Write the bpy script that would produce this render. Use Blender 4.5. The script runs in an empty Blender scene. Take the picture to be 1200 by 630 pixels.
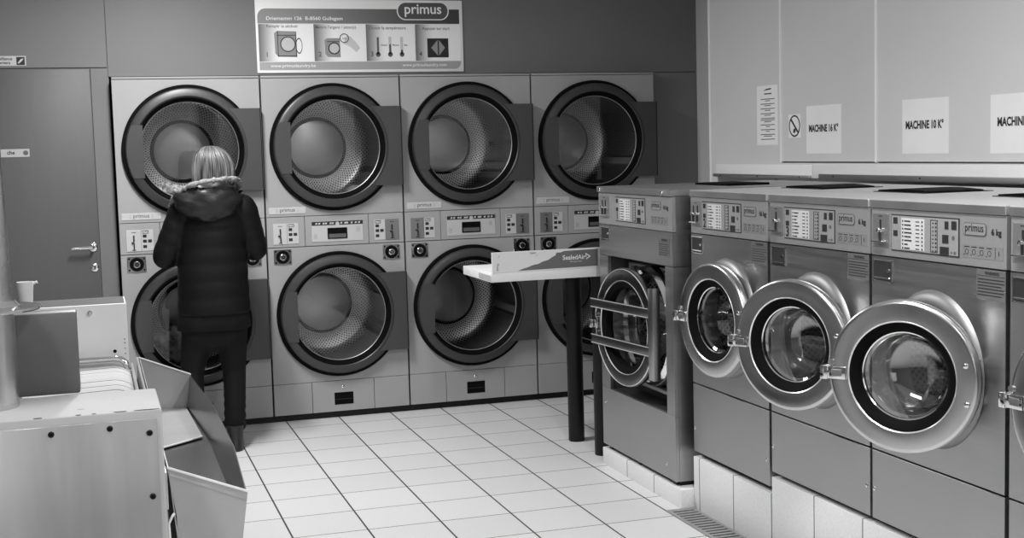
import bpy, bmesh, math, random
from mathutils import Matrix, Vector
random.seed(7)
PI = math.pi
scene = bpy.context.scene
COL = scene.collection

# ------------------------------------------------------------------ materials
def s2l(v):
    v = v / 255.0
    return v / 12.92 if v <= 0.04045 else ((v + 0.055) / 1.055) ** 2.4

class NT:
    def __init__(self, m):
        m.use_nodes = True
        self.t = m.node_tree
        self.t.nodes.clear()
        self.out = self.n('ShaderNodeOutputMaterial')
    def n(self, kind, **kw):
        x = self.t.nodes.new(kind)
        for k, v in kw.items():
            setattr(x, k, v)
        return x
    def l(self, a, b):
        self.t.links.new(a, b)

MATS = {}
def mat(name, grey, rough=0.5, metal=0.0, noise=0.0, nscale=(8, 8, 8), bump=0.0, bscale=None,
        spec=0.5, coat=0.0, rvar=0.0, bdist=0.004):
    """grey is a linear albedo; noise varies it, bump roughens it (object coordinates)"""
    if name in MATS:
        return MATS[name]
    m = bpy.data.materials.new(name)
    t = NT(m)
    b = t.n('ShaderNodeBsdfPrincipled')
    t.l(b.outputs[0], t.out.inputs[0])
    b.inputs['Base Color'].default_value = (grey, grey, grey, 1)
    b.inputs['Roughness'].default_value = rough
    b.inputs['Metallic'].default_value = metal
    b.inputs['Specular IOR Level'].default_value = spec
    b.inputs['Coat Weight'].default_value = coat
    if noise or bump or rvar:
        tc = t.n('ShaderNodeTexCoord')
        mp = t.n('ShaderNodeMapping')
        mp.inputs['Scale'].default_value = nscale
        t.l(tc.outputs['Object'], mp.inputs[0])
        nz = t.n('ShaderNodeTexNoise')
        nz.inputs['Scale'].default_value = 1.0
        nz.inputs['Detail'].default_value = 4.0
        t.l(mp.outputs[0], nz.inputs['Vector'])
        if noise:
            mr = t.n('ShaderNodeMapRange')
            mr.inputs['From Min'].default_value = 0.25
            mr.inputs['From Max'].default_value = 0.75
            mr.inputs['To Min'].default_value = grey * (1 - noise)
            mr.inputs['To Max'].default_value = grey * (1 + noise)
            t.l(nz.outputs[0], mr.inputs[0])
            t.l(mr.outputs[0], b.inputs['Base Color'])
        if rvar:
            mr = t.n('ShaderNodeMapRange')
            mr.inputs['From Min'].default_value = 0.25
            mr.inputs['From Max'].default_value = 0.75
            mr.inputs['To Min'].default_value = max(0.02, rough - rvar)
            mr.inputs['To Max'].default_value = rough + rvar
            t.l(nz.outputs[0], mr.inputs[0])
            t.l(mr.outputs[0], b.inputs['Roughness'])
        if bump:
            bp = t.n('ShaderNodeBump')
            bp.inputs['Strength'].default_value = bump
            bp.inputs['Distance'].default_value = bdist
            src = nz
            if bscale:
                mp2 = t.n('ShaderNodeMapping')
                mp2.inputs['Scale'].default_value = bscale
                t.l(tc.outputs['Object'], mp2.inputs[0])
                src = t.n('ShaderNodeTexNoise')
                src.inputs['Scale'].default_value = 1.0
                t.l(mp2.outputs[0], src.inputs['Vector'])
            t.l(src.outputs[0], bp.inputs['Height'])
            t.l(bp.outputs[0], b.inputs['Normal'])
    MATS[name] = m
    return m

def glass_mat(name, tint=0.9, rough=0.0, ior=1.5):
    m = bpy.data.materials.new(name)
    t = NT(m)
    tr = t.n('ShaderNodeBsdfTransparent')
    tr.inputs[0].default_value = (tint, tint, tint, 1)
    gl = t.n('ShaderNodeBsdfGlossy')
    gl.inputs['Roughness'].default_value = rough
    lw = t.n('ShaderNodeLayerWeight')
    lw.inputs['Blend'].default_value = 0.5
    pw = t.n('ShaderNodeMath', operation='POWER')
    t.l(lw.outputs['Facing'], pw.inputs[0])
    pw.inputs[1].default_value = 4.0
    f0 = ((ior - 1) / (ior + 1)) ** 2 * 2          # both faces of the pane
    fr = t.n('ShaderNodeMapRange')
    t.l(pw.outputs[0], fr.inputs[0])
    fr.inputs['To Min'].default_value = f0
    mx = t.n('ShaderNodeMixShader')
    t.l(fr.outputs[0], mx.inputs[0])
    t.l(tr.outputs[0], mx.inputs[1])
    t.l(gl.outputs[0], mx.inputs[2])
    t.l(mx.outputs[0], t.out.inputs[0])
    MATS[name] = m
    return m

def tile_mat(name, grey, grout, size, off, axes='xy', width=0.0035, rough=0.35):
    """square tiles laid out in object space; axes says which two coordinates carry joints"""
    m = bpy.data.materials.new(name)
    t = NT(m)
    b = t.n('ShaderNodeBsdfPrincipled')
    t.l(b.outputs[0], t.out.inputs[0])
    b.inputs['Roughness'].default_value = rough
    tc = t.n('ShaderNodeTexCoord')
    sp = t.n('ShaderNodeSeparateXYZ')
    t.l(tc.outputs['Object'], sp.inputs[0])
    masks, cells = [], []
    for k, a in enumerate(axes):
        sub = t.n('ShaderNodeMath', operation='SUBTRACT')
        t.l(sp.outputs['xyz'.index(a)], sub.inputs[0])
        sub.inputs[1].default_value = off[k]
        dv = t.n('ShaderNodeMath', operation='DIVIDE')
        t.l(sub.outputs[0], dv.inputs[0])
        dv.inputs[1].default_value = size
        fl = t.n('ShaderNodeMath', operation='FLOOR')
        t.l(dv.outputs[0], fl.inputs[0])
        cells.append(fl)
        ad = t.n('ShaderNodeMath', operation='ADD')
        t.l(dv.outputs[0], ad.inputs[0])
        ad.inputs[1].default_value = 0.5
        fr = t.n('ShaderNodeMath', operation='FRACT')
        t.l(ad.outputs[0], fr.inputs[0])
        s2 = t.n('ShaderNodeMath', operation='SUBTRACT')
        t.l(fr.outputs[0], s2.inputs[0])
        s2.inputs[1].default_value = 0.5
        ab = t.n('ShaderNodeMath', operation='ABSOLUTE')
        t.l(s2.outputs[0], ab.inputs[0])
        lt = t.n('ShaderNodeMath', operation='LESS_THAN')
        t.l(ab.outputs[0], lt.inputs[0])
        wd = width[k] if isinstance(width, tuple) else width
        lt.inputs[1].default_value = wd / size
        masks.append(lt)
    msk = masks[0]
    if len(masks) > 1:
        mx = t.n('ShaderNodeMath', operation='MAXIMUM')
        t.l(masks[0].outputs[0], mx.inputs[0])
        t.l(masks[1].outputs[0], mx.inputs[1])
        msk = mx
    cb = t.n('ShaderNodeCombineXYZ')
    for k, c in enumerate(cells):
        t.l(c.outputs[0], cb.inputs[k])
    wn = t.n('ShaderNodeTexWhiteNoise')
    t.l(cb.outputs[0], wn.inputs['Vector'])
    sp_n = t.n('ShaderNodeTexNoise')
    sp_n.inputs['Scale'].default_value = 160.0
    t.l(tc.outputs['Object'], sp_n.inputs['Vector'])
    m1 = t.n('ShaderNodeMapRange')
    m1.inputs['To Min'].default_value = grey * 0.965
    m1.inputs['To Max'].default_value = grey * 1.035
    t.l(wn.outputs['Value'], m1.inputs[0])
    m2 = t.n('ShaderNodeMapRange')
    m2.inputs['From Min'].default_value = 0.3
    m2.inputs['From Max'].default_value = 0.7
    m2.inputs['To Min'].default_value = 0.93
    m2.inputs['To Max'].default_value = 1.05
    t.l(sp_n.outputs[0], m2.inputs[0])
    mu = t.n('ShaderNodeMath', operation='MULTIPLY')
    t.l(m1.outputs[0], mu.inputs[0])
    t.l(m2.outputs[0], mu.inputs[1])
    mix = t.n('ShaderNodeMix', data_type='FLOAT')
    t.l(msk.outputs[0], mix.inputs[0])
    t.l(mu.outputs[0], mix.inputs[2])
    mix.inputs[3].default_value = grout
    t.l(mix.outputs[0], b.inputs['Base Color'])
    rm = t.n('ShaderNodeMix', data_type='FLOAT')
    t.l(msk.outputs[0], rm.inputs[0])
    rm.inputs[2].default_value = rough
    rm.inputs[3].default_value = 0.9
    t.l(rm.outputs[0], b.inputs['Roughness'])
    MATS[name] = m
    return m

def perforated_mat(name, grey, hole, ku, kv, rough=0.3, metal=1.0, size=0.3):
    m = bpy.data.materials.new(name)
    t = NT(m)
    b = t.n('ShaderNodeBsdfPrincipled')
    t.l(b.outputs[0], t.out.inputs[0])
    b.inputs['Metallic'].default_value = metal
    b.inputs['Roughness'].default_value = rough
    uv = t.n('ShaderNodeUVMap')
    mp = t.n('ShaderNodeMapping')
    mp.inputs['Scale'].default_value = (ku, kv, 1)
    t.l(uv.outputs[0], mp.inputs[0])
    rot = t.n('ShaderNodeMapping')
    rot.inputs['Rotation'].default_value = (0, 0, PI / 4)
    t.l(mp.outputs[0], rot.inputs[0])
    vo = t.n('ShaderNodeTexVoronoi', voronoi_dimensions='2D')
    vo.inputs['Scale'].default_value = 1.0
    vo.inputs['Randomness'].default_value = 0.0
    t.l(rot.outputs[0], vo.inputs['Vector'])
    lt = t.n('ShaderNodeMath', operation='LESS_THAN')
    t.l(vo.outputs['Distance'], lt.inputs[0])
    lt.inputs[1].default_value = size
    mix = t.n('ShaderNodeMix', data_type='FLOAT')
    t.l(lt.outputs[0], mix.inputs[0])
    mix.inputs[2].default_value = grey
    mix.inputs[3].default_value = hole
    t.l(mix.outputs[0], b.inputs['Base Color'])
    MATS[name] = m
    return m

def gradient_mat(name, g0, g1, axis=0, rough=0.4, x0=0.0, x1=1.0):
    """a printed fade (artwork on the sign), along an object axis"""
    m = bpy.data.materials.new(name)
    t = NT(m)
    b = t.n('ShaderNodeBsdfPrincipled')
    t.l(b.outputs[0], t.out.inputs[0])
    b.inputs['Roughness'].default_value = rough
    uv = t.n('ShaderNodeUVMap')
    sp = t.n('ShaderNodeSeparateXYZ')
    t.l(uv.outputs[0], sp.inputs[0])
    mr = t.n('ShaderNodeMapRange', interpolation_type='SMOOTHSTEP')
    mr.inputs['From Min'].default_value = x0
    mr.inputs['From Max'].default_value = x1
    mr.inputs['To Min'].default_value = g0
    mr.inputs['To Max'].default_value = g1
    t.l(sp.outputs[axis], mr.inputs[0])
    t.l(mr.outputs[0], b.inputs['Base Color'])
    MATS[name] = m
    return m

def chipped_mat(name, grey, chip, scale, thr, rough=0.4):
    m = bpy.data.materials.new(name)
    t = NT(m)
    b = t.n('ShaderNodeBsdfPrincipled')
    t.l(b.outputs[0], t.out.inputs[0])
    b.inputs['Roughness'].default_value = rough
    tc = t.n('ShaderNodeTexCoord')
    mp = t.n('ShaderNodeMapping')
    mp.inputs['Scale'].default_value = scale
    t.l(tc.outputs['Object'], mp.inputs[0])
    nz = t.n('ShaderNodeTexNoise')
    nz.inputs['Scale'].default_value = 1.0
    nz.inputs['Detail'].default_value = 5.0
    t.l(mp.outputs[0], nz.inputs['Vector'])
    lt = t.n('ShaderNodeMath', operation='GREATER_THAN')
    t.l(nz.outputs[0], lt.inputs[0])
    lt.inputs[1].default_value = thr
    n2 = t.n('ShaderNodeTexNoise')
    n2.inputs['Scale'].default_value = 3.0
    t.l(tc.outputs['Object'], n2.inputs['Vector'])
    mr = t.n('ShaderNodeMapRange')
    mr.inputs['From Min'].default_value = 0.3
    mr.inputs['From Max'].default_value = 0.7
    mr.inputs['To Min'].default_value = grey * 0.94
    mr.inputs['To Max'].default_value = grey * 1.04
    t.l(n2.outputs[0], mr.inputs[0])
    mix = t.n('ShaderNodeMix', data_type='FLOAT')
    t.l(lt.outputs[0], mix.inputs[0])
    t.l(mr.outputs[0], mix.inputs[2])
    mix.inputs[3].default_value = chip
    t.l(mix.outputs[0], b.inputs['Base Color'])
    MATS[name] = m
    return m

def emit_mat(name, strength):
    m = bpy.data.materials.new(name)
    t = NT(m)
    e = t.n('ShaderNodeEmission')
    e.inputs[1].default_value = strength
    t.l(e.outputs[0], t.out.inputs[0])
    MATS[name] = m
    return m

def hair_mat(name):
    m = bpy.data.materials.new(name)
    t = NT(m)
    b = t.n('ShaderNodeBsdfPrincipled')
    t.l(b.outputs[0], t.out.inputs[0])
    b.inputs['Roughness'].default_value = 0.42
    uv = t.n('ShaderNodeUVMap')
    mp = t.n('ShaderNodeMapping')
    mp.inputs['Scale'].default_value = (95, 1.6, 1)
    t.l(uv.outputs[0], mp.inputs[0])
    nz = t.n('ShaderNodeTexNoise')
    nz.inputs['Scale'].default_value = 1.0
    nz.inputs['Detail'].default_value = 3.0
    nz.inputs['Distortion'].default_value = 0.9
    t.l(mp.outputs[0], nz.inputs['Vector'])
    cr = t.n('ShaderNodeValToRGB')
    cr.color_ramp.elements[0].position = 0.36
    cr.color_ramp.elements[0].color = (0.014, 0.014, 0.014, 1)
    cr.color_ramp.elements[1].position = 0.74
    cr.color_ramp.elements[1].color = (0.22, 0.22, 0.22, 1)
    t.l(nz.outputs[0], cr.inputs[0])
    t.l(cr.outputs[0], b.inputs['Base Color'])
    bp = t.n('ShaderNodeBump')
    bp.inputs['Strength'].default_value = 0.6
    bp.inputs['Distance'].default_value = 0.006
    t.l(nz.outputs[0], bp.inputs['Height'])
    t.l(bp.outputs[0], b.inputs['Normal'])
    MATS[name] = m
    return m

M_WALL = mat('wall_panel_paint', 0.16, 0.55, noise=0.03, nscale=(3, 3, 3), bump=0.03, bscale=(220, 220, 220))
M_WALLR = mat('light_cladding', 0.66, 0.5, noise=0.02, nscale=(3, 3, 3), bump=0.03, bscale=(220, 220, 220))
M_DOORP = mat('door_laminate', 0.085, 0.5, noise=0.04, nscale=(30, 30, 3))
M_CEIL = mat('ceiling_white', 0.75, 0.8, noise=0.02)
M_FLOOR = tile_mat('floor_tiles', 0.66, 0.05, 0.3291, (0.6073, -1.507), 'xy', (0.0042, 0.0030), 0.42)
M_PLA = tile_mat('plinth_tiles_low', 0.82, 0.08, 0.3291, (-2.10,), 'y', 0.003, 0.4)
M_PLB = tile_mat('plinth_tiles_tall', 0.86, 0.10, 0.3291, (-2.80,), 'y', 0.003, 0.4)
M_CASE = mat('dryer_silver_paint', 0.345, 0.55, 0.0, noise=0.03, nscale=(4, 4, 4), bump=0.02, bscale=(300, 300, 300), spec=0.25)
M_RING = mat('dryer_door_plastic', 0.036, 0.36, noise=0.03)
M_PLATE = mat('dryer_handle_plastic', 0.046, 0.45, noise=0.03)
M_BLACK = mat('black_rubber', 0.0035, 0.7, spec=0.08)
M_BLACKP = mat('black_paint', 0.005, 0.45, spec=0.3)
M_DARK = mat('dark_steel', 0.02, 0.5)  # one even dark steel tone for slats, beams and brackets
M_STEEL = mat('brushed_stainless', 0.45, 0.34, 1.0, noise=0.05, nscale=(2, 2, 60), rvar=0.05, bump=0.02, bscale=(3, 8, 400))
M_STEELD = mat('brushed_stainless_lower', 0.46, 0.40, 1.0, noise=0.06, nscale=(3, 3, 3), rvar=0.06)
M_TOP = mat('stainless_top', 0.72, 0.42, 0.84, noise=0.05, nscale=(4, 4, 4), rvar=0.06)
M_CPAN = mat('silver_control_panel', 0.37, 0.42, 0.5, noise=0.03)
M_RINGS = mat('door_ring_stainless', 0.60, 0.22, 1.0, noise=0.04, nscale=(5, 5, 5), rvar=0.05)
M_CHROME = mat('chrome', 0.80, 0.08, 1.0)
M_GALV = mat('galvanised_sheet', 0.50, 0.32, 0.65, noise=0.06, nscale=(5, 5, 5), rvar=0.05)
M_PANST = mat('stainless_side_panel', 0.58, 0.30, 0.9, noise=0.34, nscale=(5, 5, .6), bump=1.0, bscale=(5, 5, .5), bdist=.03)  # vertical tone bands imitate streaks of reflected light
M_TROUGH = mat('trough_sheet', 0.19, 0.26, 1.0, noise=0.10, nscale=(4, 4, 4))  # dark reflections are put into this sheet's colour
M_TROUGHE = mat('trough_end_sheet', 0.44, 0.34, 0.4, noise=0.12, nscale=(7, 7, 5))  # lighter copy of the trough sheet for the brighter ends and far plate
M_RIM = mat('folded_edge_highlight', 0.85, 0.35, 0.3)  # white highlight along the fold is put into the colour
M_BEAD = mat('polished_edge_highlight', 0.85, 0.25, 0.7)  # polished ring edges, also the highlight rings on the glass bowls
M_WHITE = mat('white_paint', 0.64, 0.45, noise=0.03, nscale=(5, 5, 5))
M_CHIP = chipped_mat('white_paint_chipped', 0.41, 0.03, (9, 30, 30), 0.72, 0.7)
M_PAPER = mat('paper', 0.86, 0.7, noise=0.02)
M_PAPER2 = mat('grey_sticker', 0.42, 0.5, noise=0.02)
M_PRINT = mat('black_print', 0.012, 0.6)
M_PRINTG = mat('grey_print', 0.10, 0.6)
M_INK = mat('mid_grey_print', 0.26, 0.6)
M_WPRINT = mat('white_print', 0.82, 0.5)
M_LABEL = mat('pale_badge', 0.52, 0.4, noise=0.02)
M_LCD = mat('lcd_window', 0.012, 0.12)
M_DGREY = mat('dark_grey_sheet', 0.10, 0.42, 0.0, noise=0.05, nscale=(6, 6, 6))
M_CLOTH = mat('roller_cloth', 0.50, 0.9, noise=0.05, nscale=(6, 6, 6))
M_SEAM = mat('roller_cloth_seam', 0.20, 0.9)
M_TABLE = mat('white_table_laminate', 0.80, 0.4, noise=0.02)
M_TORN = mat('grey_box_print', 0.15, 0.5, noise=0.05)
M_COAT = mat('black_down_coat', 0.0045, 0.5, noise=0.3, nscale=(9, 9, 9), bump=0.35, bscale=(14, 14, 26), spec=0.18)
M_HOOD = mat('satin_hood', 0.009, 0.40, noise=0.3, nscale=(9, 9, 9), bump=0.9, bscale=(13, 13, 24), spec=0.5)
M_TROUS = mat('black_trousers', 0.0055, 0.75, noise=0.3, nscale=(12, 12, 4), bump=0.4, bscale=(14, 14, 22), spec=0.2)
M_SHOE = mat('dark_shoe', 0.012, 0.45)
M_SKIN = mat('skin', 0.42, 0.5, noise=0.04)
M_FUR = mat('fur_trim', 0.20, 0.9, noise=0.6, nscale=(60, 60, 60), bump=1.0, bscale=(90, 90, 90))
M_HAIR = hair_mat('streaked_hair')
M_LAUN = mat('patterned_laundry', 0.55, 0.9, noise=0.9, nscale=(38, 38, 38))
M_LAUN2 = mat('dark_laundry', 0.10, 0.9, noise=0.6, nscale=(30, 30, 30))
M_DRUM = perforated_mat('dryer_drum_sheet', 0.34, 0.01, 118, 55, 0.36, 1.0, 0.31)
M_DRUMB = mat('dryer_drum_back', 0.36, 0.33, 1.0, noise=0.12, nscale=(5, 5, 5), rvar=0.08)
M_WDRUM = perforated_mat('washer_drum_sheet', 0.7, 0.02, 90, 55, 0.25, 1.0, 0.3)
M_GLASS = glass_mat('door_glass', 0.88, 0.0, 1.45)
M_BOWL = glass_mat('bowl_glass', 0.97, 0.0, 2.0)
M_WGLASS = glass_mat('shop_window_glass', 0.95, 0.0, 1.45)
M_TUBE = emit_mat('lamp_diffuser_glow', 3.0)
M_PGRAD = gradient_mat('printed_fade_panel', 0.08, 0.82, 0, x0=-0.08, x1=0.42)
M_BGRAD = gradient_mat('printed_fade_band', 0.26, 0.04, 0, x0=0.0, x1=1.0)

# ------------------------------------------------------------------ mesh builder
IDENT = Matrix.Identity(4)
def frame(o, U, V, N):
    return Matrix(((U[0], V[0], N[0], o[0]), (U[1], V[1], N[1], o[1]), (U[2], V[2], N[2], o[2]), (0, 0, 0, 1)))
F_BACK = frame((0, 0, 0), (1, 0, 0), (0, 0, 1), (0, -1, 0))    # faces the camera end of the room
F_RIGHT = frame((0, 0, 0), (0, -1, 0), (0, 0, 1), (-1, 0, 0))  # faces the aisle from the right

class MB:
    def __init__(self, M=IDENT):
        self.bm = bmesh.new()
        self.uv = self.bm.loops.layers.uv.new('UVMap')
        self.M = M
    def v(self, x, y, z):
        return self.bm.verts.new(self.M @ Vector((x, y, z)))
    def face(self, vs, uvs=None):
        try:
            f = self.bm.faces.new(vs)
        except ValueError:
            return None
        if uvs:
            for lp, q in zip(f.loops, uvs):
                lp[self.uv].uv = q
        return f
    def box(self, a0, a1, b0, b1, c0, c1, bev=0.0, seg=2):
        if a0 > a1: a0, a1 = a1, a0
        if b0 > b1: b0, b1 = b1, b0
        if c0 > c1: c0, c1 = c1, c0
        vs = [self.v(x, y, z) for x in (a0, a1) for y in (b0, b1) for z in (c0, c1)]
        def uv(i):
            return (float(i >= 4), float((i % 4) >= 2))
        fs = []
        for q in ((0, 1, 3, 2), (4, 6, 7, 5), (0, 4, 5, 1), (2, 3, 7, 6), (0, 2, 6, 4), (1, 5, 7, 3)):
            fs.append(self.face([vs[i] for i in q], [uv(i) for i in q]))
        if bev > 0:
            es = list({e for f in fs for e in f.edges})
            bmesh.ops.bevel(self.bm, geom=es, offset=bev, segments=seg, affect='EDGES', profile=0.5)
        return self
    def prism(self, pts, c0, c1, uvbox=None):
        lo = [self.v(p[0], p[1], c0) for p in pts]
        hi = [self.v(p[0], p[1], c1) for p in pts]
        uvs = None
        if uvbox:
            u0, u1, v0, v1 = uvbox
            uvs = [((p[0] - u0) / (u1 - u0), (p[1] - v0) / (v1 - v0)) for p in pts]
        self.face(hi, uvs)
        self.face(lo[::-1])
        n = len(pts)
        for i in range(n):
            self.face([lo[i], lo[(i + 1) % n], hi[(i + 1) % n], hi[i]])
        return self
    def disc(self, cu, cv, r, c0, c1, n=28, ru=None):
        ru = ru or r
        return self.prism([(cu + ru * math.cos(2 * PI * i / n), cv + r * math.sin(2 * PI * i / n)) for i in range(n)], c0, c1)
    def annulus(self, cu, cv, r0, r1, c0, c1, n=40, k=1.0):
        ring = []
        for r in (r0, r1):
            for c in (c0, c1):
                ring.append([self.v(cu + k * r * math.cos(2 * PI * i / n), cv + r * math.sin(2 * PI * i / n), c) for i in range(n)])
        a, b, c, d = ring
        for i in range(n):
            j = (i + 1) % n
            self.face([b[i], b[j], d[j], d[i]])
            self.face([a[i], c[i], c[j], a[j]])
            self.face([c[i], d[i], d[j], c[j]])
            self.face([a[i], a[j], b[j], b[i]])
        return self
    def lathe(self, prof, cu=0, cv=0, n=72, closed=False):
        """prof: list of (depth, radius); the axis runs along the third coordinate"""
        rings, s = [], 0.0
        ss = []
        for k, (d, r) in enumerate(prof):
            if k:
                s += math.hypot(d - prof[k - 1][0], r - prof[k - 1][1])
            ss.append(s)
            if r < 1e-6:
                rings.append([self.v(cu, cv, d)])
            else:
                rings.append([self.v(cu + r * math.cos(2 * PI * i / n), cv + r * math.sin(2 * PI * i / n), d) for i in range(n)])
        pairs = list(range(len(prof) - 1))
        for k in pairs:
            A, B = rings[k], rings[k + 1]
            for i in range(n):
                j = (i + 1) % n
                u0, u1 = i / n, (i + 1) / n
                if len(A) == 1 and len(B) == 1:
                    continue
                if len(A) == 1:
                    self.face([A[0], B[i], B[j]], [(u0, ss[k]), (u0, ss[k + 1]), (u1, ss[k + 1])])
                elif len(B) == 1:
                    self.face([A[i], A[j], B[0]], [(u0, ss[k]), (u1, ss[k]), (u0, ss[k + 1])])
                else:
                    self.face([A[i], A[j], B[j], B[i]], [(u0, ss[k]), (u1, ss[k]), (u1, ss[k + 1]), (u0, ss[k + 1])])
        if closed:
            A, B = rings[-1], rings[0]
            for i in range(n):
                j = (i + 1) % n
                self.face([A[i], A[j], B[j], B[i]])
        return self
    def holed(self, a0, a1, b0, b1, cu, cv, r, c0, c1, n=72):
        """a rectangular plate with one round hole"""
        angs = [2 * PI * i / n for i in range(n)]
        for (x, y) in ((a0, b0), (a0, b1), (a1, b0), (a1, b1)):
            angs.append(math.atan2(y - cv, x - cu) % (2 * PI))
        angs = sorted(set(round(a, 6) for a in angs))
        ci, co = [], []
        for a in angs:
            dx, dy = math.cos(a), math.sin(a)
            t = 1e9
            if dx > 1e-9: t = min(t, (a1 - cu) / dx)
            if dx < -1e-9: t = min(t, (a0 - cu) / dx)
            if dy > 1e-9: t = min(t, (b1 - cv) / dy)
            if dy < -1e-9: t = min(t, (b0 - cv) / dy)
            ci.append((cu + r * dx, cv + r * dy))
            co.append((cu + t * dx, cv + t * dy))
        L = [[self.v(p[0], p[1], c) for p in q] for q in (ci, co) for c in (c0, c1)]
        a, b, c, d = L
        m = len(angs)
        for i in range(m):
            j = (i + 1) % m
            self.face([b[i], b[j], d[j], d[i]])
            self.face([a[i], c[i], c[j], a[j]])
            self.face([c[i], d[i], d[j], c[j]])
            self.face([a[i], a[j], b[j], b[i]])
        return self
    def tube(self, pts, rad, n=12, cap=True, sy=1.0):
        pts = [Vector(p) for p in pts]
        rads = rad if isinstance(rad, (list, tuple)) else [rad] * len(pts)
        rings, up = [], None
        for k, p in enumerate(pts):
            d = (pts[min(k + 1, len(pts) - 1)] - pts[max(k - 1, 0)]).normalized()
            if up is None:
                up = Vector((0, 0, 1)) if abs(d.z) < 0.9 else Vector((1, 0, 0))
            sx = d.cross(up).normalized()
            up = sx.cross(d).normalized()
            rings.append([self.v(*(p + rads[k] * (math.cos(2 * PI * i / n) * sx + sy * math.sin(2 * PI * i / n) * up))) for i in range(n)])
        for A, B in zip(rings, rings[1:]):
            for i in range(n):
                j = (i + 1) % n
                self.face([A[i], A[j], B[j], B[i]])
        if cap:
            self.face(rings[0][::-1])
            self.face(rings[-1])
        return self
    def capsule(self, p0, r0, p1, r1, n=14, k=4):
        """tapered limb piece with round ends"""
        p0, p1 = Vector(p0), Vector(p1)
        d = (p1 - p0)
        d = d.normalized() if d.length > 1e-6 else Vector((0, 0, 1))
        pts, rs = [], []
        for i in range(k + 1):
            a = (PI / 2) * (1 - i / k)
            pts.append(p0 - d * r0 * math.sin(a)); rs.append(max(1e-4, r0 * math.cos(a)))
        for i in range(k + 1):
            a = (PI / 2) * (i / k)
            pts.append(p1 + d * r1 * math.sin(a)); rs.append(max(1e-4, r1 * math.cos(a)))
        up = Vector((0, 0, 1)) if abs(d.z) < 0.9 else Vector((1, 0, 0))
        sx = d.cross(up).normalized(); sy = sx.cross(d).normalized()
        rings = [[self.v(*(p + r * (math.cos(2 * PI * i / n) * sx + math.sin(2 * PI * i / n) * sy))) for i in range(n)] for p, r in zip(pts, rs)]
        for A, B in zip(rings, rings[1:]):
            for i in range(n):
                j = (i + 1) % n
                self.face([A[i], A[j], B[j], B[i]])
        self.face(rings[0][::-1]); self.face(rings[-1])
        return self
    def ellipsoid(self, c, r, n=28, m=16, warp=None):
        rings = []
        for k in range(m + 1):
            a = PI * k / m
            if k in (0, m):
                p = Vector((0, 0, math.cos(a)))
                q = [p]
            else:
                q = [Vector((math.sin(a) * math.cos(2 * PI * i / n), math.sin(a) * math.sin(2 * PI * i / n), math.cos(a))) for i in range(n)]
            ring = []
            for p in q:
                w = Vector((p.x * r[0], p.y * r[1], p.z * r[2]))
                if warp:
                    w = warp(p, w)
                ring.append(self.v(c[0] + w.x, c[1] + w.y, c[2] + w.z))
            rings.append(ring)
        for k in range(m):
            A, B = rings[k], rings[k + 1]
            for i in range(n):
                j = (i + 1) % n
                t0, t1, u0, u1 = k / m, (k + 1) / m, i / n, (i + 1) / n
                if len(A) == 1:
                    self.face([A[0], B[i], B[j]], [(u0, t0), (u0, t1), (u1, t1)])
                elif len(B) == 1:
                    self.face([A[i], B[0], A[j]], [(u0, t0), (u0, t1), (u1, t0)])
                else:
                    self.face([A[i], B[i], B[j], A[j]], [(u0, t0), (u0, t1), (u1, t1), (u1, t0)])
        return self
    def loft(self, secs, n=36):
        """secs: list of (cx, cy, z, rx, ry[, power]) ellipse sections bottom to top, capped"""
        rings = []
        for s in secs:
            cx, cy, z, rx, ry = s[:5]
            pw = s[5] if len(s) > 5 else 2.0
            ring = []
            for i in range(n):
                c, q = math.cos(2 * PI * i / n), math.sin(2 * PI * i / n)
                ring.append(self.v(cx + rx * math.copysign(abs(c) ** (2 / pw), c), cy + ry * math.copysign(abs(q) ** (2 / pw), q), z))
            rings.append(ring)
        for A, B in zip(rings, rings[1:]):
            for i in range(n):
                j = (i + 1) % n
                self.face([A[i], A[j], B[j], B[i]])
        self.face(rings[0][::-1]); self.face(rings[-1])
        return self
    def text(self, s, u, v, size, d, align='LEFT', bold=0.0, sx=1.0, thick=0.0006, italic=0.0):
        """flat lettering in the plane of the frame"""
        cu = bpy.data.curves.new('lettering', 'FONT')
        cu.body = s
        cu.size = size
        cu.align_x = align
        cu.offset = bold * size
        cu.shear = italic
        cu.fill_mode = 'FRONT'
        cu.resolution_u = 3
        ob = bpy.data.objects.new('lettering', cu)
        COL.objects.link(ob)
        dg = bpy.context.evaluated_depsgraph_get()
        me = bpy.data.meshes.new_from_object(ob.evaluated_get(dg))
        vs = [self.v(u + p.co.x * sx, v + p.co.y, d) for p in me.vertices]
        for f in me.polygons:
            self.face([vs[i] for i in f.vertices])
        bpy.data.objects.remove(ob)
        bpy.data.curves.remove(cu)
        bpy.data.meshes.remove(me)
        return self
    def build(self, name, material, parent=None, loc=(0, 0, 0), smooth=True, ang=32, recalc=True):
        bm = self.bm
        if recalc:
            bmesh.ops.recalc_face_normals(bm, faces=bm.faces[:])
        lim = math.radians(ang)
        for f in bm.faces:
            f.smooth = smooth
        if smooth:
            for e in bm.edges:
                if len(e.link_faces) == 2:
                    if e.calc_face_angle(0) > lim:
                        e.smooth = False
                elif len(e.link_faces) != 2:
                    e.smooth = False
        me = bpy.data.meshes.new(name)
        bm.to_mesh(me)
        bm.free()
        me.materials.append(material)
        o = bpy.data.objects.new(name, me)
        COL.objects.link(o)
        o.location = loc
        if parent:
            o.parent = parent
        return o

def tag(o, label, cat, group=None):
    o['label'] = label
    o['category'] = cat
    if group:
        o['group'] = group
    return o

def thing(name, label, cat, loc=(0, 0, 0), group=None):
    o = bpy.data.objects.new(name, None)
    o.empty_display_size = 0.1
    COL.objects.link(o)
    o.location = loc
    return tag(o, label, cat, group)

def struct(o):
    o['kind'] = 'structure'
    return o

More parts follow.
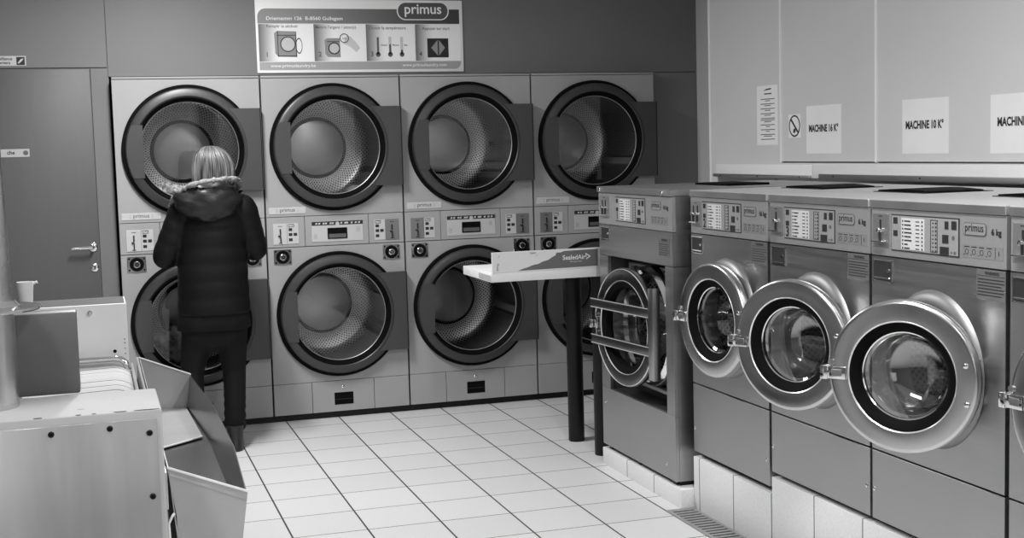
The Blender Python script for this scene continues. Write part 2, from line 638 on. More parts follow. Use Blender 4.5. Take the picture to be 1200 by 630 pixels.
def remesh(o, size, smooth=3, extra=None):
    md = o.modifiers.new('remesh', 'REMESH')
    md.mode = 'VOXEL'
    md.voxel_size = size
    md.use_smooth_shade = True
    if smooth:
        s = o.modifiers.new('smooth', 'SMOOTH')
        s.iterations = smooth
        s.factor = 0.5
    dg = bpy.context.evaluated_depsgraph_get()
    me = bpy.data.meshes.new_from_object(o.evaluated_get(dg))
    o.modifiers.clear()
    o.data = me
    for p in me.polygons:
        p.use_smooth = True
    return o

# ------------------------------------------------------------------ room shell
XR, XL, YB, YF, ZC = 3.80, -2.3, 0.10, -10.2, 2.95
struct(MB().box(XL - .1, XR + .1, YF - .1, YB + .2, -.12, 0).build('floor', M_FLOOR))
struct(MB().box(XL - .1, XR + .1, YF - .1, YB + .2, ZC, ZC + .1).build('ceiling', M_CEIL))
b = MB()
b.box(XL - .1, -.014, YB + .012, YB + .2, 0, ZC)
b.box(-.014, XR + .1, YB + .012, YB + .2, 2.131, ZC)
b.box(3.45, XR + .1, YB + .012, YB + .2, 0, 2.131)
b.box(-.014, 3.45, YB + .75, YB + .80, 0, 2.131)               # back of the niche the dryers stand in
b.box(-.014, -.006, YB + .012, YB + .75, 0, 2.131)
b.box(3.442, 3.45, YB + .012, YB + .75, 0, 2.131)
b.box(-.006, 3.442, YB + .2, YB + .75, 2.126, 2.131)
b.box(XL, -0.014, YB, YB + .02, 2.186, ZC)                 # panel over the door
b.box(-0.008, XR, YB, YB + .02, 2.131, ZC)                 # panel over the dryers
b.box(-0.107, -0.010, YB, YB + .02, 0, 2.180)              # strip beside the door
b.box(XL, -1.07, YB, YB + .02, 0, 2.180)
b.box(3.40, XR, YB, YB + .02, 0, 2.125)                    # filler panel in the corner
struct(b.build('wall_back', M_WALL))

# right wall: the wall proper, then the raised cladding above the washers
CX = 3.40
b = MB()
b.box(XR, XR + .1, YF, YB + .2, 0, ZC)
b.box(CX, XR, -1.0, -0.90, 1.405, ZC)
b.box(CX, XR, -1.752, -1.0, 1.462, ZC)
b.box(CX + .03, XR, YF, -1.752, 1.462, ZC)
b.box(CX, CX + .03, -2.652, -1.764, 1.538, ZC)
b.box(CX, CX + .03, YF, -2.664, 1.538, ZC)
b.box(CX, CX + .03, YF, -1.752, 1.462, 1.530)
struct(b.build('wall_right', M_WALLR))
M_TRIMW = mat('pale_trim_profile', 0.92, 0.4)
struct(MB().box(CX - .006, CX + .01, -1.764, -1.752, 1.533, ZC).build('trim_1', M_TRIMW))
struct(MB().box(CX - .006, CX + .01, -2.664, -2.652, 1.533, ZC).build('trim_2', M_TRIMW))
struct(MB().box(CX - .004, CX + .012, -0.912, -0.899, 1.405, ZC).build('trim_3', M_TRIMW))
M_ALU = mat('aluminium_edge', 0.55, 0.35, 0.9)
for k, (y0, y1, ya0, ya1, h0, h1) in enumerate(((-2.105, -1.01, -2.100, -1.0, 1.463, 1.522), (-6.6, -2.112, -6.6, -2.19, 1.470, 1.526))):
    t = struct(MB().box(CX - .020, CX, y0, y1, 1.452, h1, 0.002).build('trim_%d' % (4 + k), mat('rail_white', .88, .4)))
    MB().box(CX - .034, CX - .018, ya0, ya1, 1.4485, h0 + (.004 if k == 0 else .006), 0.002).build('aluminium_edge', M_ALU, t)
    for j in range(3 if k == 0 else 6):
        yy = (-1.10 - j * .45) if k == 0 else (-2.33 - j * .72)
        m = MB(F_RIGHT)
        m.disc(-yy, h0 - .005, .004, -(CX - .036), -(CX - .030), 10)
        m.build('screw', M_BLACKP, t)

struct(MB().box(XL - .1, XL, YF, YB + .2, 0, ZC).build('wall_left', mat('left_wall_paint', 0.14, 0.6)))
# street end of the shop behind the camera: window band and door
b = MB()
b.box(XL, XR, YF - .1, YF, 0, .75)
b.box(XL, XR, YF - .1, YF, 2.45, ZC)
b.box(XL, XL + .4, YF - .1, YF, .75, 2.45)
b.box(1.3, 1.5, YF - .1, YF, .75, 2.45)
b.box(XR - .3, XR, YF - .1, YF, .75, 2.45)
struct(b.build('wall_front', M_WALL))
for k, (x0, x1) in enumerate(((XL + .4, 1.3), (1.5, XR - .3))):
    b = MB()
    for (a0, a1, c0, c1) in ((x0, x1, .75, .80), (x0, x1, 2.40, 2.45), (x0, x0 + .05, .80, 2.40), (x1 - .05, x1, .80, 2.40), ((x0 + x1) / 2 - .025, (x0 + x1) / 2 + .025, .80, 2.40)):
        b.box(a0, a1, YF - .07, YF - .02, c0, c1)
    w = struct(b.build('window_%d' % (k + 1), M_ALU))
    MB().box(x0 + .05, x1 - .05, YF - .048, YF - .042, .80, 2.40).build('pane', M_WGLASS, w)

# tiled plinths under the washers and the black kick strip under the dryers
struct(MB().box(2.33, 3.33, -2.735, -1.775, 0, .086, .002).build('baseboard_low_plinth', M_PLA))
struct(MB().box(2.39, 3.33, -3.462, -2.742, 0, .240, .002).build('baseboard_middle_plinth', M_PLB))
struct(MB().box(2.39, 3.33, -6.4, -3.464, 0, .312, .002).build('baseboard_right', M_PLB))

# door at the back left
d1 = struct(MB().box(-1.062, -0.113, .088, .112, 0.004, 2.176, .002).build('door_1', M_DOORP))
FD = frame((0, .088, 0), (1, 0, 0), (0, 0, 1), (0, -1, 0))
m = MB(FD)
m.lathe([(0, .026), (.006, .026), (.008, .022), (.008, .0)], -.146, 1.133, 28)
m.M = IDENT
m.tube([(-.146, .086, 1.133), (-.146, .045, 1.133), (-.152, .036, 1.133), (-.20, .034, 1.132), (-.268, .036, 1.131)], [.009, .009, .010, .0095, .008], 12)
m.build('door_handle', M_CHROME, d1)
m = MB(FD)
m.lathe([(0, .024), (.005, .024), (.007, .020), (.007, 0)], -.143, 1.011, 28)
k = m.build('lock_rosette', M_CHROME, d1)
m = MB(FD); m.box(-.147, -.139, 1.000, 1.022, .006, .009); m.disc(-.160, 1.011, .003, .006, .009, 8); m.disc(-.126, 1.011, .003, .006, .009, 8)
m.build('keyhole', M_BLACKP, k)
# small sign stuck on the door, sign over the door
s = tag(MB(FD).box(-.70, -.469, 1.674, 1.720, 0, .002).build('door_sign', M_PAPER2), 'narrow pale sticker with a dark dot on the grey door', 'sign')
m = MB(FD); m.text('che', -.592, 1.690, .030, .0028, bold=.02); m.build('lettering', M_PRINT, s)
m = MB(FD); m.disc(-.490, 1.697, .014, .002, .0030, 20); m.build('pictogram', M_PRINTG, s)
FW = frame((0, YB, 0), (1, 0, 0), (0, 0, 1), (0, -1, 0))
s = tag(MB(FW).box(-.86, -.459, 2.198, 2.254, 0, .003).build('camera_sign', mat('sign_grey', .50, .5)), 'small sign with a black square pictogram on the wall above the door', 'sign')
m = MB(FW); m.text('veillance', -.533, 2.230, .024, .0036, 'RIGHT', .02); m.text('amera', -.545, 2.208, .024, .0036, 'RIGHT', .02); m.build('lettering', M_PRINT, s)
k = MB(FW).box(-.511, -.466, 2.202, 2.248, .003, .004).build('pictogram', M_PRINT, s)
m = MB(FW); m.prism([(-.505, 2.214), (-.498, 2.210), (-.480, 2.226), (-.471, 2.240), (-.487, 2.236)], .004, .0046); m.build('camera_symbol', M_LABEL, k)

# ------------------------------------------------------------------ the instruction board above the dryers
BX0, BZ1, SC = .862, 2.588, 1.302 / 908.0
def bu(u): return (u - 42) * SC
def bv(v): return -(v - 8) * SC
FB = frame((BX0, YB, BZ1), (1, 0, 0), (0, 0, 1), (0, -1, 0))
board = thing('instruction_board', 'large white instruction board with four picture steps above the dryers', 'sign', (BX0, YB, BZ1 - .445))
FBL = frame((0, 0, .445), (1, 0, 0), (0, 0, 1), (0, -1, 0))
MB(FBL).box(bu(42), bu(950), bv(318), bv(8), 0, .012, .002).build('board', M_WPRINT, board)
def rrect(u0, u1, v0, v1, r, corners=(1, 1, 1, 1), n=8):
    """corners: bottom-left, bottom-right, top-right, top-left"""
    pts = []
    for (cx, cy, a0, on) in ((u0 + r, v0 + r, PI, corners[0]), (u1 - r, v0 + r, 1.5 * PI, corners[1]), (u1 - r, v1 - r, 0, corners[2]), (u0 + r, v1 - r, .5 * PI, corners[3])):
        if on:
            pts += [(cx + r * math.cos(a0 + .5 * PI * i / n), cy + r * math.sin(a0 + .5 * PI * i / n)) for i in range(n + 1)]
        else:
            sx = -1 if a0 in (PI, .5 * PI) else 1
            sy = -1 if a0 in (PI, 1.5 * PI) else 1
            pts.append((cx + sx * r, cy + sy * r))
    return pts
E1 = .0128
m = MB(FBL); m.prism(rrect(bu(50), bu(935), bv(110), bv(47), .05, (0, 0, 0, 1)), .012, E1, (bu(50), bu(935), bv(110), bv(47)))
m.build('title_band', M_BGRAD, board)
m = MB(FBL); m.prism(rrect(bu(52), bu(938), bv(306), bv(272), .04, (0, 1, 0, 0)), .012, E1); m.build('lower_band', mat('print_band', .34, .5), board)
pill = MB(FBL).prism(rrect(bu(654), bu(888), bv(94), bv(15), .0555), .012, .0134).build('logo_badge', M_WPRINT, board)
MB(FBL).prism(rrect(bu(659), bu(883), bv(90), bv(19), .050), .0134, .0142).build('logo_field', mat('logo_grey', .07, .5), pill)
m = MB(FBL); m.text('primus', bu(771), bv(66), .088, .0147, 'CENTER', .012); m.build('lettering', M_WPRINT, pill)
steps = [(52, 284), (287, 510), (514, 729), (733, 938)]
pics = []
for (u0, u1) in steps:
    m = MB(FBL); m.prism([(bu(u0), bv(270)), (bu(u1), bv(270)), (bu(u1), bv(112)), (bu(u0), bv(112))], .012, E1, (bu(u0), bu(u1), bv(270), bv(112)))
    pics.append(m.build('picture_panel', M_PGRAD, board))
for (u, txt, pc) in ((78, '1', 0), (304, '2', 1), (531, '3', 2), (748, '4', 3)):
    m = MB(FBL); m.text(txt, bu(u), bv(250), .042, .0134); m.build('step_number', M_PRINT, pics[pc])
T2 = .0134
m = MB(FBL)
m.text('Drier­masten 126'.replace('\u00ad', '').replace('Driermasten', 'Driemasten') + '  B-8560 Gullegem', bu(86), bv(95), .030, T2, bold=.012, sx=1.12)
m.text('www.primuslaundry.be', bu(98), bv(294), .027, T2, bold=.01, sx=1.1)
m.text('www.primuslaundry.com', bu(672), bv(294), .027, T2, bold=.01, sx=1.05)
m.build('lettering', M_WPRINT, board)
for (u, v, s_, sz, k_) in ((86, 127, 'Remplir le séchoir', .026, 1.0), (294, 131, "Mettre l'argent / jeton(s)", .026, .98), (526, 134, 'Choisir la température', .027, .95), (765, 136, 'Appuyer sur start', .027, .92)):
    m = MB(FBL); m.text(s_, bu(u), bv(v), sz, T2, bold=.008, sx=k_); m.build('caption', M_PRINTG, board)
# step 1: dryer with open door
p = pics[0]
m = MB(FBL); m.prism([(bu(120), bv(236)), (bu(133), bv(250)), (bu(213), bv(252)), (bu(211), bv(143)), (bu(131), bv(141)), (bu(118), bv(150))], E1, T2); k = m.build('drawn_machine', M_INK, p)
m = MB(FBL); m.annulus(bu(175), bv(197), .041, .047, T2, T2 + .0006); m.annulus(bu(222), bv(204), .041, .048, T2, T2 + .0006, k=.42); m.box(bu(131), bu(211), bv(161), bv(158), T2, T2 + .0006)
m.box(bu(131), bu(134), bv(250), bv(143), T2, T2 + .0006); m.box(bu(208), bu(211), bv(250), bv(145), T2, T2 + .0006)
m.box(bu(133), bu(211), bv(248), bv(245), T2, T2 + .0006)
m.build('outline', M_PRINT, k)
m = MB(FBL); m.disc(bu(175), bv(197), .041, T2, T2 + .0004); m.build('drawn_drum', M_LABEL, k)
# step 2: machine and a hand with a coin
p = pics[1]
m = MB(FBL); m.prism([(bu(334), bv(240)), (bu(345), bv(252)), (bu(400), bv(253)), (bu(398), bv(172)), (bu(343), bv(172)), (bu(332), bv(180))], E1, T2); k = m.build('drawn_machine', M_INK, p)
m = MB(FBL); m.annulus(bu(373), bv(215), .030, .037, T2, T2 + .0006); m.box(bu(343), bu(398), bv(188), bv(185), T2, T2 + .0006); m.annulus(bu(418), bv(172), .024, .029, T2, T2 + .0006)
m.text('100', bu(418), bv(178), .018, T2 + .0006, 'CENTER'); m.build('outline', M_PRINT, k)
m = MB(FBL); m.disc(bu(373), bv(215), .030, T2, T2 + .0004); m.build('drawn_drum', M_LABEL, k)
m = MB(FBL); m.prism([(bu(412), bv(196)), (bu(430), bv(160)), (bu(446), bv(166)), (bu(468), bv(188)), (bu(486), bv(214)), (bu(470), bv(232)), (bu(448), bv(212)), (bu(428), bv(200))], E1, T2 - .0002); m.build('drawn_hand', mat('print_pale', .55, .5), p)
# step 3: three thermometers
p = pics[2]
for (u, h) in ((565, 168), (619, 198), (671, 222)):
    m = MB(FBL); m.box(bu(u - 6), bu(u + 6), bv(240), bv(166), E1, E1 + .0004); m.build('scale_bar', M_LABEL, p)
    m = MB(FBL); m.disc(bu(u), bv(242), .0155, E1, T2, 20); m.box(bu(u - 4.5), bu(u + 4.5), bv(242), bv(h), E1, T2); m.build('thermometer', M_PRINTG, p)
for (u, s_) in ((577, 'Chaud'), (630, 'Moyen'), (682, 'Bas')):
    m = MB(FBL); m.text(s_, bu(u), bv(205), .015, T2, bold=.02); m.build('caption', M_PRINTG, p)
# step 4: start button
p = pics[3]
k = MB(FBL).box(bu(786), bu(882), bv(256), bv(173), E1, T2).build('drawn_button', M_PRINT, p)
m = MB(FBL); m.prism([(bu(803), bv(214)), (bu(833), bv(248)), (bu(833), bv(180))], T2, T2 + .0006); m.prism([(bu(839), bv(248)), (bu(866), bv(214)), (bu(839), bv(180))], T2, T2 + .0006); m.build('diamond', M_INK, k)

# ------------------------------------------------------------------ stacked dryers
W = .86
def make_dryer(i, label):
    t = thing('stacked_dryer', label, 'dryer', (i * W, 0, 0), 'stacked dryers along the back wall')
    F = F_BACK                                   # u = x, v = z, d = out of the wall
    g = .0055
    # carcass with front plates
    b = MB(F)
    b.box(g, g + .012, .042, 2.122, -.75, -.022); b.box(W - g - .012, W - g, .042, 2.122, -.75, -.022)
    b.box(g + .012, W - g - .012, 2.108, 2.122, -.75, -.022)
    for (z0, z1, cz) in ((1.268, 2.108, 1.685), (.236, 1.080, .655)):
        b.holed(g, W - g, z0 + .0015, z1 - .0015, .43, cz, .372, -.024, 0)
    b.box(g, W - g, 2.110, 2.122, -.024, .003, .002)
    for (u0, u1) in ((g, .2345), (.2375, .6315), (.6345, W - g)):
        b.box(u0, u1, 1.0825, 1.2655, -.024, 0, .0012, 1)
    for (u0, u1) in ((g, .239), (.242, .630), (.633, W - g)):
        b.box(u0, u1, .042, .2345, -.024, 0, .0012, 1)
    # the backing sheet must not hide the drums
    body = b.build('casing', M_CASE, t)
    MB(F).box(.0, W, .0005, .041, -.6, -.03).build('plinth', M_BLACKP, t)
    # drums
    for cz in (1.685, .655):
        m = MB(frame((0, 0, 0), (1, 0, 0), (0, 0, 1), (0, -1, 0)))
        m.lathe([(-.03, .345), (-.61, .345), (-.64, .30), (-.645, .196)], 0, 0, 72)
        dr = m.build('drum', M_DRUM, t, (.43, 0, cz), ang=60)
        m = MB(F)
        m.lathe([(-.646, .200), (-.645, .192), (-.632, .186), (-.62, .178), (-.612, .10), (-.610, 0)], 0, 0, 72)
        m.build('drum_back', M_DRUMB, dr)
        m = MB(F)
        m.lathe([(-.640, .200), (-.624, .194), (-.628, .186)], 0, 0, 72)
        m.build('drum_back_bead', M_BLACK, dr)
        for q in range(3):
            a = (.9 + q * 2 * PI / 3) + i * .25 + (0 if cz > 1 else .5)
            A = Matrix.Rotation(a, 4, 'Z')
            m = MB(F @ A)
            m.prism([(.322, -.022), (.345, -.05), (.345, .05), (.322, .022)], -.60, -.07)
            m.build('drum_lifter', M_DRUMB, dr)
        m = MB(F)
        m.lathe([(.0, .372), (-.03, .372), (-.03, .340), (-.012, .300), (.0, .300)], .43, cz, 72)
        m.build('drum_mouth', M_BLACK, t)
        # door: ring, window bezel, glass, hinge block, handle plate
        m = MB(F)
        m.lathe([(.002, .369), (.040, .369), (.050, .364), (.054, .355), (.056, .322), (.052, .316), (.020, .308), (.004, .306)], .43, cz, 96, True)
        dd = m.build('door', M_RING, t)
        m = MB(F); m.lathe([(.0005, .366), (.0005, .389), (.020, .389), (.026, .384), (.026, .366)], .43, cz, 96, True); m.build('door_gasket', M_BLACK, dd)
        m = MB(F); m.lathe([(.0525, .3165), (.0545, .311), (.020, .293), (.012, .286), (.006, .306)], .43, cz, 96, True); m.build('window_bezel', M_BLACK, dd)
        m = MB(F); m.lathe([(.0165, .2895), (.021, .2885), (.0185, .2845)], .43, cz, 96, True); m.build('window_rim_highlight', mat('bright_rim_highlight', .30, .4, .6), dd)  # highlight on the dark bezel, put in as a pale ring
        m = MB(F); m.lathe([(.0125, .288), (.0165, .288), (.0165, 0)], .43, cz, 72); m.build('window_glass', M_GLASS, dd)
        arc = [(.43 + .3615 * math.cos(a), cz + .3615 * math.sin(a)) for a in [PI - .443 + .886 * q / 16 for q in range(17)]]
        m = MB(F); m.prism([(.43 - .265, cz - .155)] + [(.43 - .265, cz + .155)] + arc, .010, .0595); m.build('hinge_block', M_PLATE, dd)
        pts = [(.8535, cz - .243), (.8535, cz + .243), (.661, cz + .243)]
        r0 = math.hypot(.231, .243)
        a0 = math.atan2(.243, .231)
        pts += [(.43 + r0 * math.cos(a0 * (1 - 2 * q / 20)), cz + r0 * math.sin(a0 * (1 - 2 * q / 20))) for q in range(1, 20)]
        pts += [(.661, cz - .243)]
        m = MB(F); m.prism(pts, .003, .0605); hp = m.build('handle_plate', M_PLATE, dd)
        m = MB(F); m.box(.8455, .8495, cz - .241, cz + .241, .0605, .0612); m.build('edge_groove', M_BLACK, hp)
    # control strip
    panel_pale = mat('dryer_display_panel', 0.56, .35, 0.2, noise=.02)
    dp = MB(F).box(.277, .597, 1.105, 1.231, 0, .003, .001, 1).build('display_panel', panel_pale, t)
    MB(F).box(.278, .596, 1.206, 1.230, .003, .0036).build('icon_strip', M_PRINT, dp)
    m = MB(F)
    for q, uu in enumerate((.300, .318, .345, .360, .388, .402, .455, .480, .492, .520, .545, .566)):
        m.prism([(uu, 1.212), (uu + .012, 1.213), (uu + .014, 1.223), (uu + .002, 1.222)], .0036, .0042)
    m.disc(.437, 1.214, .012, .0036, .0044, 16)
    m.build('icons', M_LABEL, dp)
    k = MB(F).box(.374, .497, 1.121, 1.189, .003, .008, .002, 1).build('lcd_frame', M_BLACK, dp)
    MB(F).box(.382, .489, 1.128, 1.152, .008, .0085).build('lcd_strip', M_DGREY, k)  # grey strip in the lower half of the display window
    m = MB(F)
    for (uu, zz) in ((.290, 1.125), (.557, 1.162)):
        m.box(uu, uu + .018, zz, zz + .001, .003, .0036); m.box(uu, uu + .018, zz + .026, zz + .027, .003, .0036)
        m.box(uu, uu + .001, zz, zz + .027, .003, .0036); m.box(uu + .017, uu + .018, zz, zz + .027, .003, .0036); m.box(uu + .008, uu + .0105, zz + .007, zz + .02, .003, .0036)
    m.build('button', M_PRINTG, dp)
    darkcoin = mat('dark_coin_plate', .24, .35, .5)
    for side in (0, 1):
        def mu(a): return a if side == 0 else .865 - a
        c = MB(F).box(mu(.042), mu(.125), 1.100, 1.228, 0, .004, .001, 1).build('coin_plate', (M_LABEL if (side == 0 and i < 2) else darkcoin), t)
        m = MB(F)
        uc = mu(.085)
        m.box(uc - .004, uc + .004, 1.160, 1.195, .004, .009); m.box(uc - .003, uc + .003, 1.115, 1.150, .004, .016); m.box(uc - .014, uc + .002, 1.148, 1.156, .004, .012)
        m.box(uc - .013, uc + .013, 1.210, 1.213, .004, .0046); m.box(uc - .012, uc + .010, 1.106, 1.111, .004, .0046)
        m.build('coin_slot', M_PRINT, c)
        pl = MB(F).box(mu(.128), mu(.197), 1.101, 1.227, 0, .003, .001, 1).build('price_sticker', M_LABEL, t)
        m = MB(F); ua = min(mu(.134), mu(.191))
        m.box(ua, ua + .036, 1.204, 1.222, .003, .0036)
        for zz in (1.180, 1.150, 1.118): m.box(ua + .002, ua + .024, zz, zz + .018, .003, .0036)
        m.box(ua + .031, ua + .053, 1.150, 1.168, .003, .0036)
        m.build('price_print', M_PRINT, pl)
        m = MB(F); m.text('PRIX', ua + .018, 1.207, .015, .0041, 'CENTER', .03); m.build('lettering', M_WPRINT, pl)
        u0, u1 = sorted((mu(.040), mu(.148)))
        lk = MB(F).box(u0, u1, .978, 1.068, 0, .006, .002, 1).build('lock_plate', M_CHROME, t)
        m = MB(F); uc = (u0 + u1) / 2
        m.lathe([(.006, .041), (.012, .040), (.014, .034), (.010, .020), (.010, 0)], uc, 1.023, 32)
        for du in (-.043, .043):
            for dv in (-.034, .034): m.disc(uc + du, 1.023 + dv, .0055, .006, .0085, 10)
        m.build('lock_surround', M_BLACK, lk)
        m = MB(F); m.lathe([(.010, .021), (.018, .020), (.020, .017), (.020, 0)], uc, 1.023, 24); cy = m.build('lock_cylinder', M_CHROME, lk)
        m = MB(F); m.annulus(uc + .001, 1.023, .005, .010, .0195, .0206, 16); m.build('keyhole', M_BLACK, lk)
    # badge, lint drawer details
    bd = MB(F).box(.021, .246, 1.285, 1.326, 0, .003, .001, 1).build('name_badge', M_LABEL, t)
    m = MB(F); m.text('primus', .1335, 1.298, .034, .0036, 'CENTER', .006); m.build('lettering', M_PRINTG, bd)
    m = MB(F)
    for s_, uc in ((1, .078), (-1, .189)):
        m.prism([(uc + s_ * .010 * math.cos(a) * -1, 1.3055 + .014 * math.sin(a)) for a in [-1.2 + 2.4 * q / 10 for q in range(11)]] + [(uc + s_ * .0085 * math.cos(a) * -1, 1.3055 + .0135 * math.sin(a)) for a in [1.2 - 2.4 * q / 10 for q in range(11)]], .003, .0036)
    m.build('badge_outline', M_PRINTG, bd)
    vt = MB(F).box(.378, .497, .084, .160, -.001, .002, .0008, 1).build('vent', M_BLACK, t)
    MB(F).box(.384, .491, .116, .119, .002, .0026).build('vent_slat', M_DARK, vt)
    m = MB(F); m.lathe([(0, .012), (.004, .011), (.006, .007), (.006, 0)], .434, .195, 20); sc = m.build('drawer_lock', M_CHROME, t)
    MB(F).box(.4325, .4355, .190, .200, .006, .0068).build('lock_slit', M_BLACK, sc)
    return t

dl = ['stacked grey dryer beside the door, partly hidden by the person in black',
      'stacked grey dryer directly to the right of the person, pale coin plate on its left',
      'stacked grey dryer third from the door, partly behind the white table',
      'stacked grey dryer in the back right corner behind the washer with crossbars']
for i in range(4):
    make_dryer(i, dl[i])

# ------------------------------------------------------------------ washing machines
XF = 2.39
def control_panel(t, F, zo, u0w, disp_u, logo_u, coin, num, kg, slot, warn, two_levers, d0):
    """the printed fascia parts, shared by all washers; u counts from the far left edge"""
    s0, s1 = coin
    c = MB(F).box(s0, s1, zo + 1.282, zo + 1.394, d0, d0 + .003, .001, 1).build('coin_plate', mat('coin_plate_steel', .42, .35, .8), t)
    m = MB(F); uc = (s0 + s1) / 2
    for du in ((-.022, .018) if two_levers else (0,)):
        m.box(uc + du - .004, uc + du + .004, zo + 1.342, zo + 1.374, d0 + .003, d0 + .005); m.box(uc + du - .0025, uc + du + .0025, zo + 1.304, zo + 1.336, d0 + .003, d0 + .010)
    m.box(uc - .012, uc + .010, zo + 1.384, zo + 1.387, d0 + .003, d0 + .0036)
    m.build('coin_slot', M_PRINT, c)
    m = MB(F)
    for du in ((-.022, .018) if two_levers else (0,)):
        m.lathe([(d0 + .003, .008), (d0 + .014, .008), (d0 + .016, 0)], uc + du - .004, zo + 1.338, 14)
    m.box(s0 + .014, s1 - .012, zo + 1.298, zo + 1.304, d0 + .003, d0 + .022, .001, 1)
    m.build('coin_lever', M_CHROME, c)
    a, b_ = disp_u
    kx = (b_ - a) / .362
    z0, z1 = zo + 1.274, zo + 1.395
    p = MB(F).box(a, b_, z0, z1, d0, d0 + .002, .0008, 1).build('program_panel', M_PRINT, t)
    MB(F).box(a + .004, b_ - .004, z0 + .004, z1 - .004, d0 + .002, d0 + .003).build('panel_field', mat('panel_field_grey', .34, .4, .2), p)
    q = d0 + .003
    def U(x): return a + x * kx
    ls = MB(F).box(U(.060), U(.186), z0 + .008, z1 - .010, q, q + .0012).build('program_list', mat('program_list_paper', .60, .5), p)
    random.seed(int(100 * num) if num else 5)
    for r in range(8):
        m = MB(F)
        zz = z1 - .020 - r * .0126
        m.box(U(.066), U(.072), zz - .003, zz + .003, q + .0012, q + .0018)
        m.box(U(.078), U(.078 + random.uniform(.018, .042)), zz - .0022, zz + .0022, q + .0012, q + .0018)
        m.box(U(.140), U(.160), zz - .0015, zz + .0015, q + .0012, q + .0018)
        m.box(U(.172), U(.178), zz - .003, zz + .003, q + .0012, q + .0018)
        m.build('list_row', M_PRINT, ls)
    for (x0, x1, ya, yb) in ((.016, .038, .010, .030), (.016, .038, .053, .071), (.292, .310, .012, .036), (.326, .350, .010, .036), (.280, .310, .054, .080), (.268, .312, .092, .116)):
        MB(F).box(U(x0), U(x1), z1 - yb, z1 - ya, q, q + .0015).build('button', M_PRINT, p)
    m = MB(F)
    m.box(U(.218), U(.220), z0 + .008, z1 - .010, q, q + .001); m.box(U(.252), U(.254), z0 + .008, z1 - .010, q, q + .001)
    m.box(U(.218), U(.254), z0 + .008, z0 + .0095, q, q + .001); m.box(U(.218), U(.254), z1 - .0115, z1 - .010, q, q + .001)
    for r in range(8):
        k_ = MB(F).disc(U(.246), z1 - .020 - r * .0126, .0032, q, q + .0012, 10); k_.box(U(.228), U(.234), z1 - .022 - r * .0126, z1 - .019 - r * .0126, q, q + .001); k_.build('indicator_lamp', M_PRINT, p)
    m.build('indicator_frame', M_PRINT, p)
    m = MB(F); m.disc(U(.334), z1 - .062, .007, q, q + .001, 12); m.box(U(.322), U(.330), z1 - .110, z1 - .106, q, q + .001); m.box(U(.337), U(.347), z1 - .112, z1 - .104, q, q + .001)
    m.build('panel_symbols', M_PRINTG, p)
    if num:
        m = MB(F); m.text(str(num), U(.027), z0 + .010, .052, q + .001, 'CENTER', .025); m.build('machine_number', M_PRINT, p)
    l0, l1 = logo_u
    lg = MB(F).prism(rrect(l0, l1, zo + 1.346, zo + 1.385, .012), d0, d0 + .002).build('logo_badge', M_PRINTG, t)
    MB(F).prism(rrect(l0 + .0025, l1 - .0025, zo + 1.3485, zo + 1.3825, .010), d0 + .002, d0 + .0026).build('logo_field', mat('logo_field_grey', .30, .4, .2), lg)
    m = MB(F); m.text('primus', (l0 + l1) / 2, zo + 1.359, .034, d0 + .0032, 'CENTER', .012, sx=.95 * (l1 - l0) / .11); m.build('lettering', M_PRINT, lg)
    m = MB(F); m.text(kg, l1 + .022, zo + 1.352, .026, d0 + .0012, 'LEFT', .03, sx=1.05); m.build('capacity_lettering', M_PRINT, t)
    pg = MB(F).box(l0 - .006, l0 + .186, zo + 1.278, zo + 1.318, d0, d0 + .0008).build('pictogram_sticker', mat('pictogram_sticker_grey', .25, .4, .2), t)
    m = MB(F)
    for r, uu in enumerate((.012, .046, .082, .118)):
        m.box(l0 + uu - .006, l0 + uu + .018, zo + 1.310, zo + 1.3125, d0 + .0008, d0 + .0014)
        m.annulus(l0 + uu + .006, zo + 1.296, .007, .0085, d0 + .0008, d0 + .0014, 14)
        m.box(l0 + uu - .010, l0 + uu - .004, zo + 1.286, zo + 1.288, d0 + .0008, d0 + .0014)
    m.box(l0 + .150, l0 + .1515, zo + 1.280, zo + 1.316, d0 + .0008, d0 + .0014); m.box(l0 + .166, l0 + .169, zo + 1.292, zo + 1.304, d0 + .0008, d0 + .0014)
    m.build('pictograms', M_PRINT, pg)
    # token hatch and warning sticker
    w0, w1, wz0, wz1 = warn
    wn = MB(F).box(w0, w1, zo + wz0, zo + wz1, d0, d0 + .0012).build('warning_sticker', mat('warning_sticker_grey', .15, .45, .2), t)
    m = MB(F)
    m.text('WARNING', (w0 + w1) / 2 + .006, zo + wz1 - .014, .0135, d0 + .0018, 'CENTER', .03)
    m.box(w0 + .004, w1 - .004, zo + wz1 - .0185, zo + wz1 - .0175, d0 + .0012, d0 + .0018)
    for r in range(6):
        m.box(w0 + .006, w1 - .006 - .012 * (r % 3 == 2), zo + wz1 - .030 - r * .0095, zo + wz1 - .0272 - r * .0095, d0 + .0012, d0 + .0018)
    m.build('lettering', M_PRINT, wn)
    u0, u1, hz0, hz1 = slot
    h = MB(F)
    for (a0, a1, c0, c1) in ((u0, u1, hz0, hz0 + .005), (u0, u1, hz1 - .005, hz1), (u0, u0 + .005, hz0, hz1), (u1 - .005, u1, hz0, hz1)):
        h.box(a0, a1, zo + c0, zo + c1, d0 - .002, d0 + .004, .001, 1)
    hh = h.build('token_hatch', M_CHROME, t)
    m = MB(F); m.box(u0 + .004, u1 - .004, zo + hz0 + .004, zo + hz1 - .004, d0 - .003, d0 + .0012); m.build('hatch_recess', M_DARK, hh)
    m = MB(F); m.box(u0 + .008, u1 - .012, zo + hz0 + .010, zo + hz0 + .016, d0 + .001, d0 + .006, .001, 1); m.lathe([(d0, .007), (d0 + .006, .006), (d0 + .006, 0)], u1 - .022, zo + hz0 + .04, 12); m.build('hatch_catch', M_CHROME, hh)

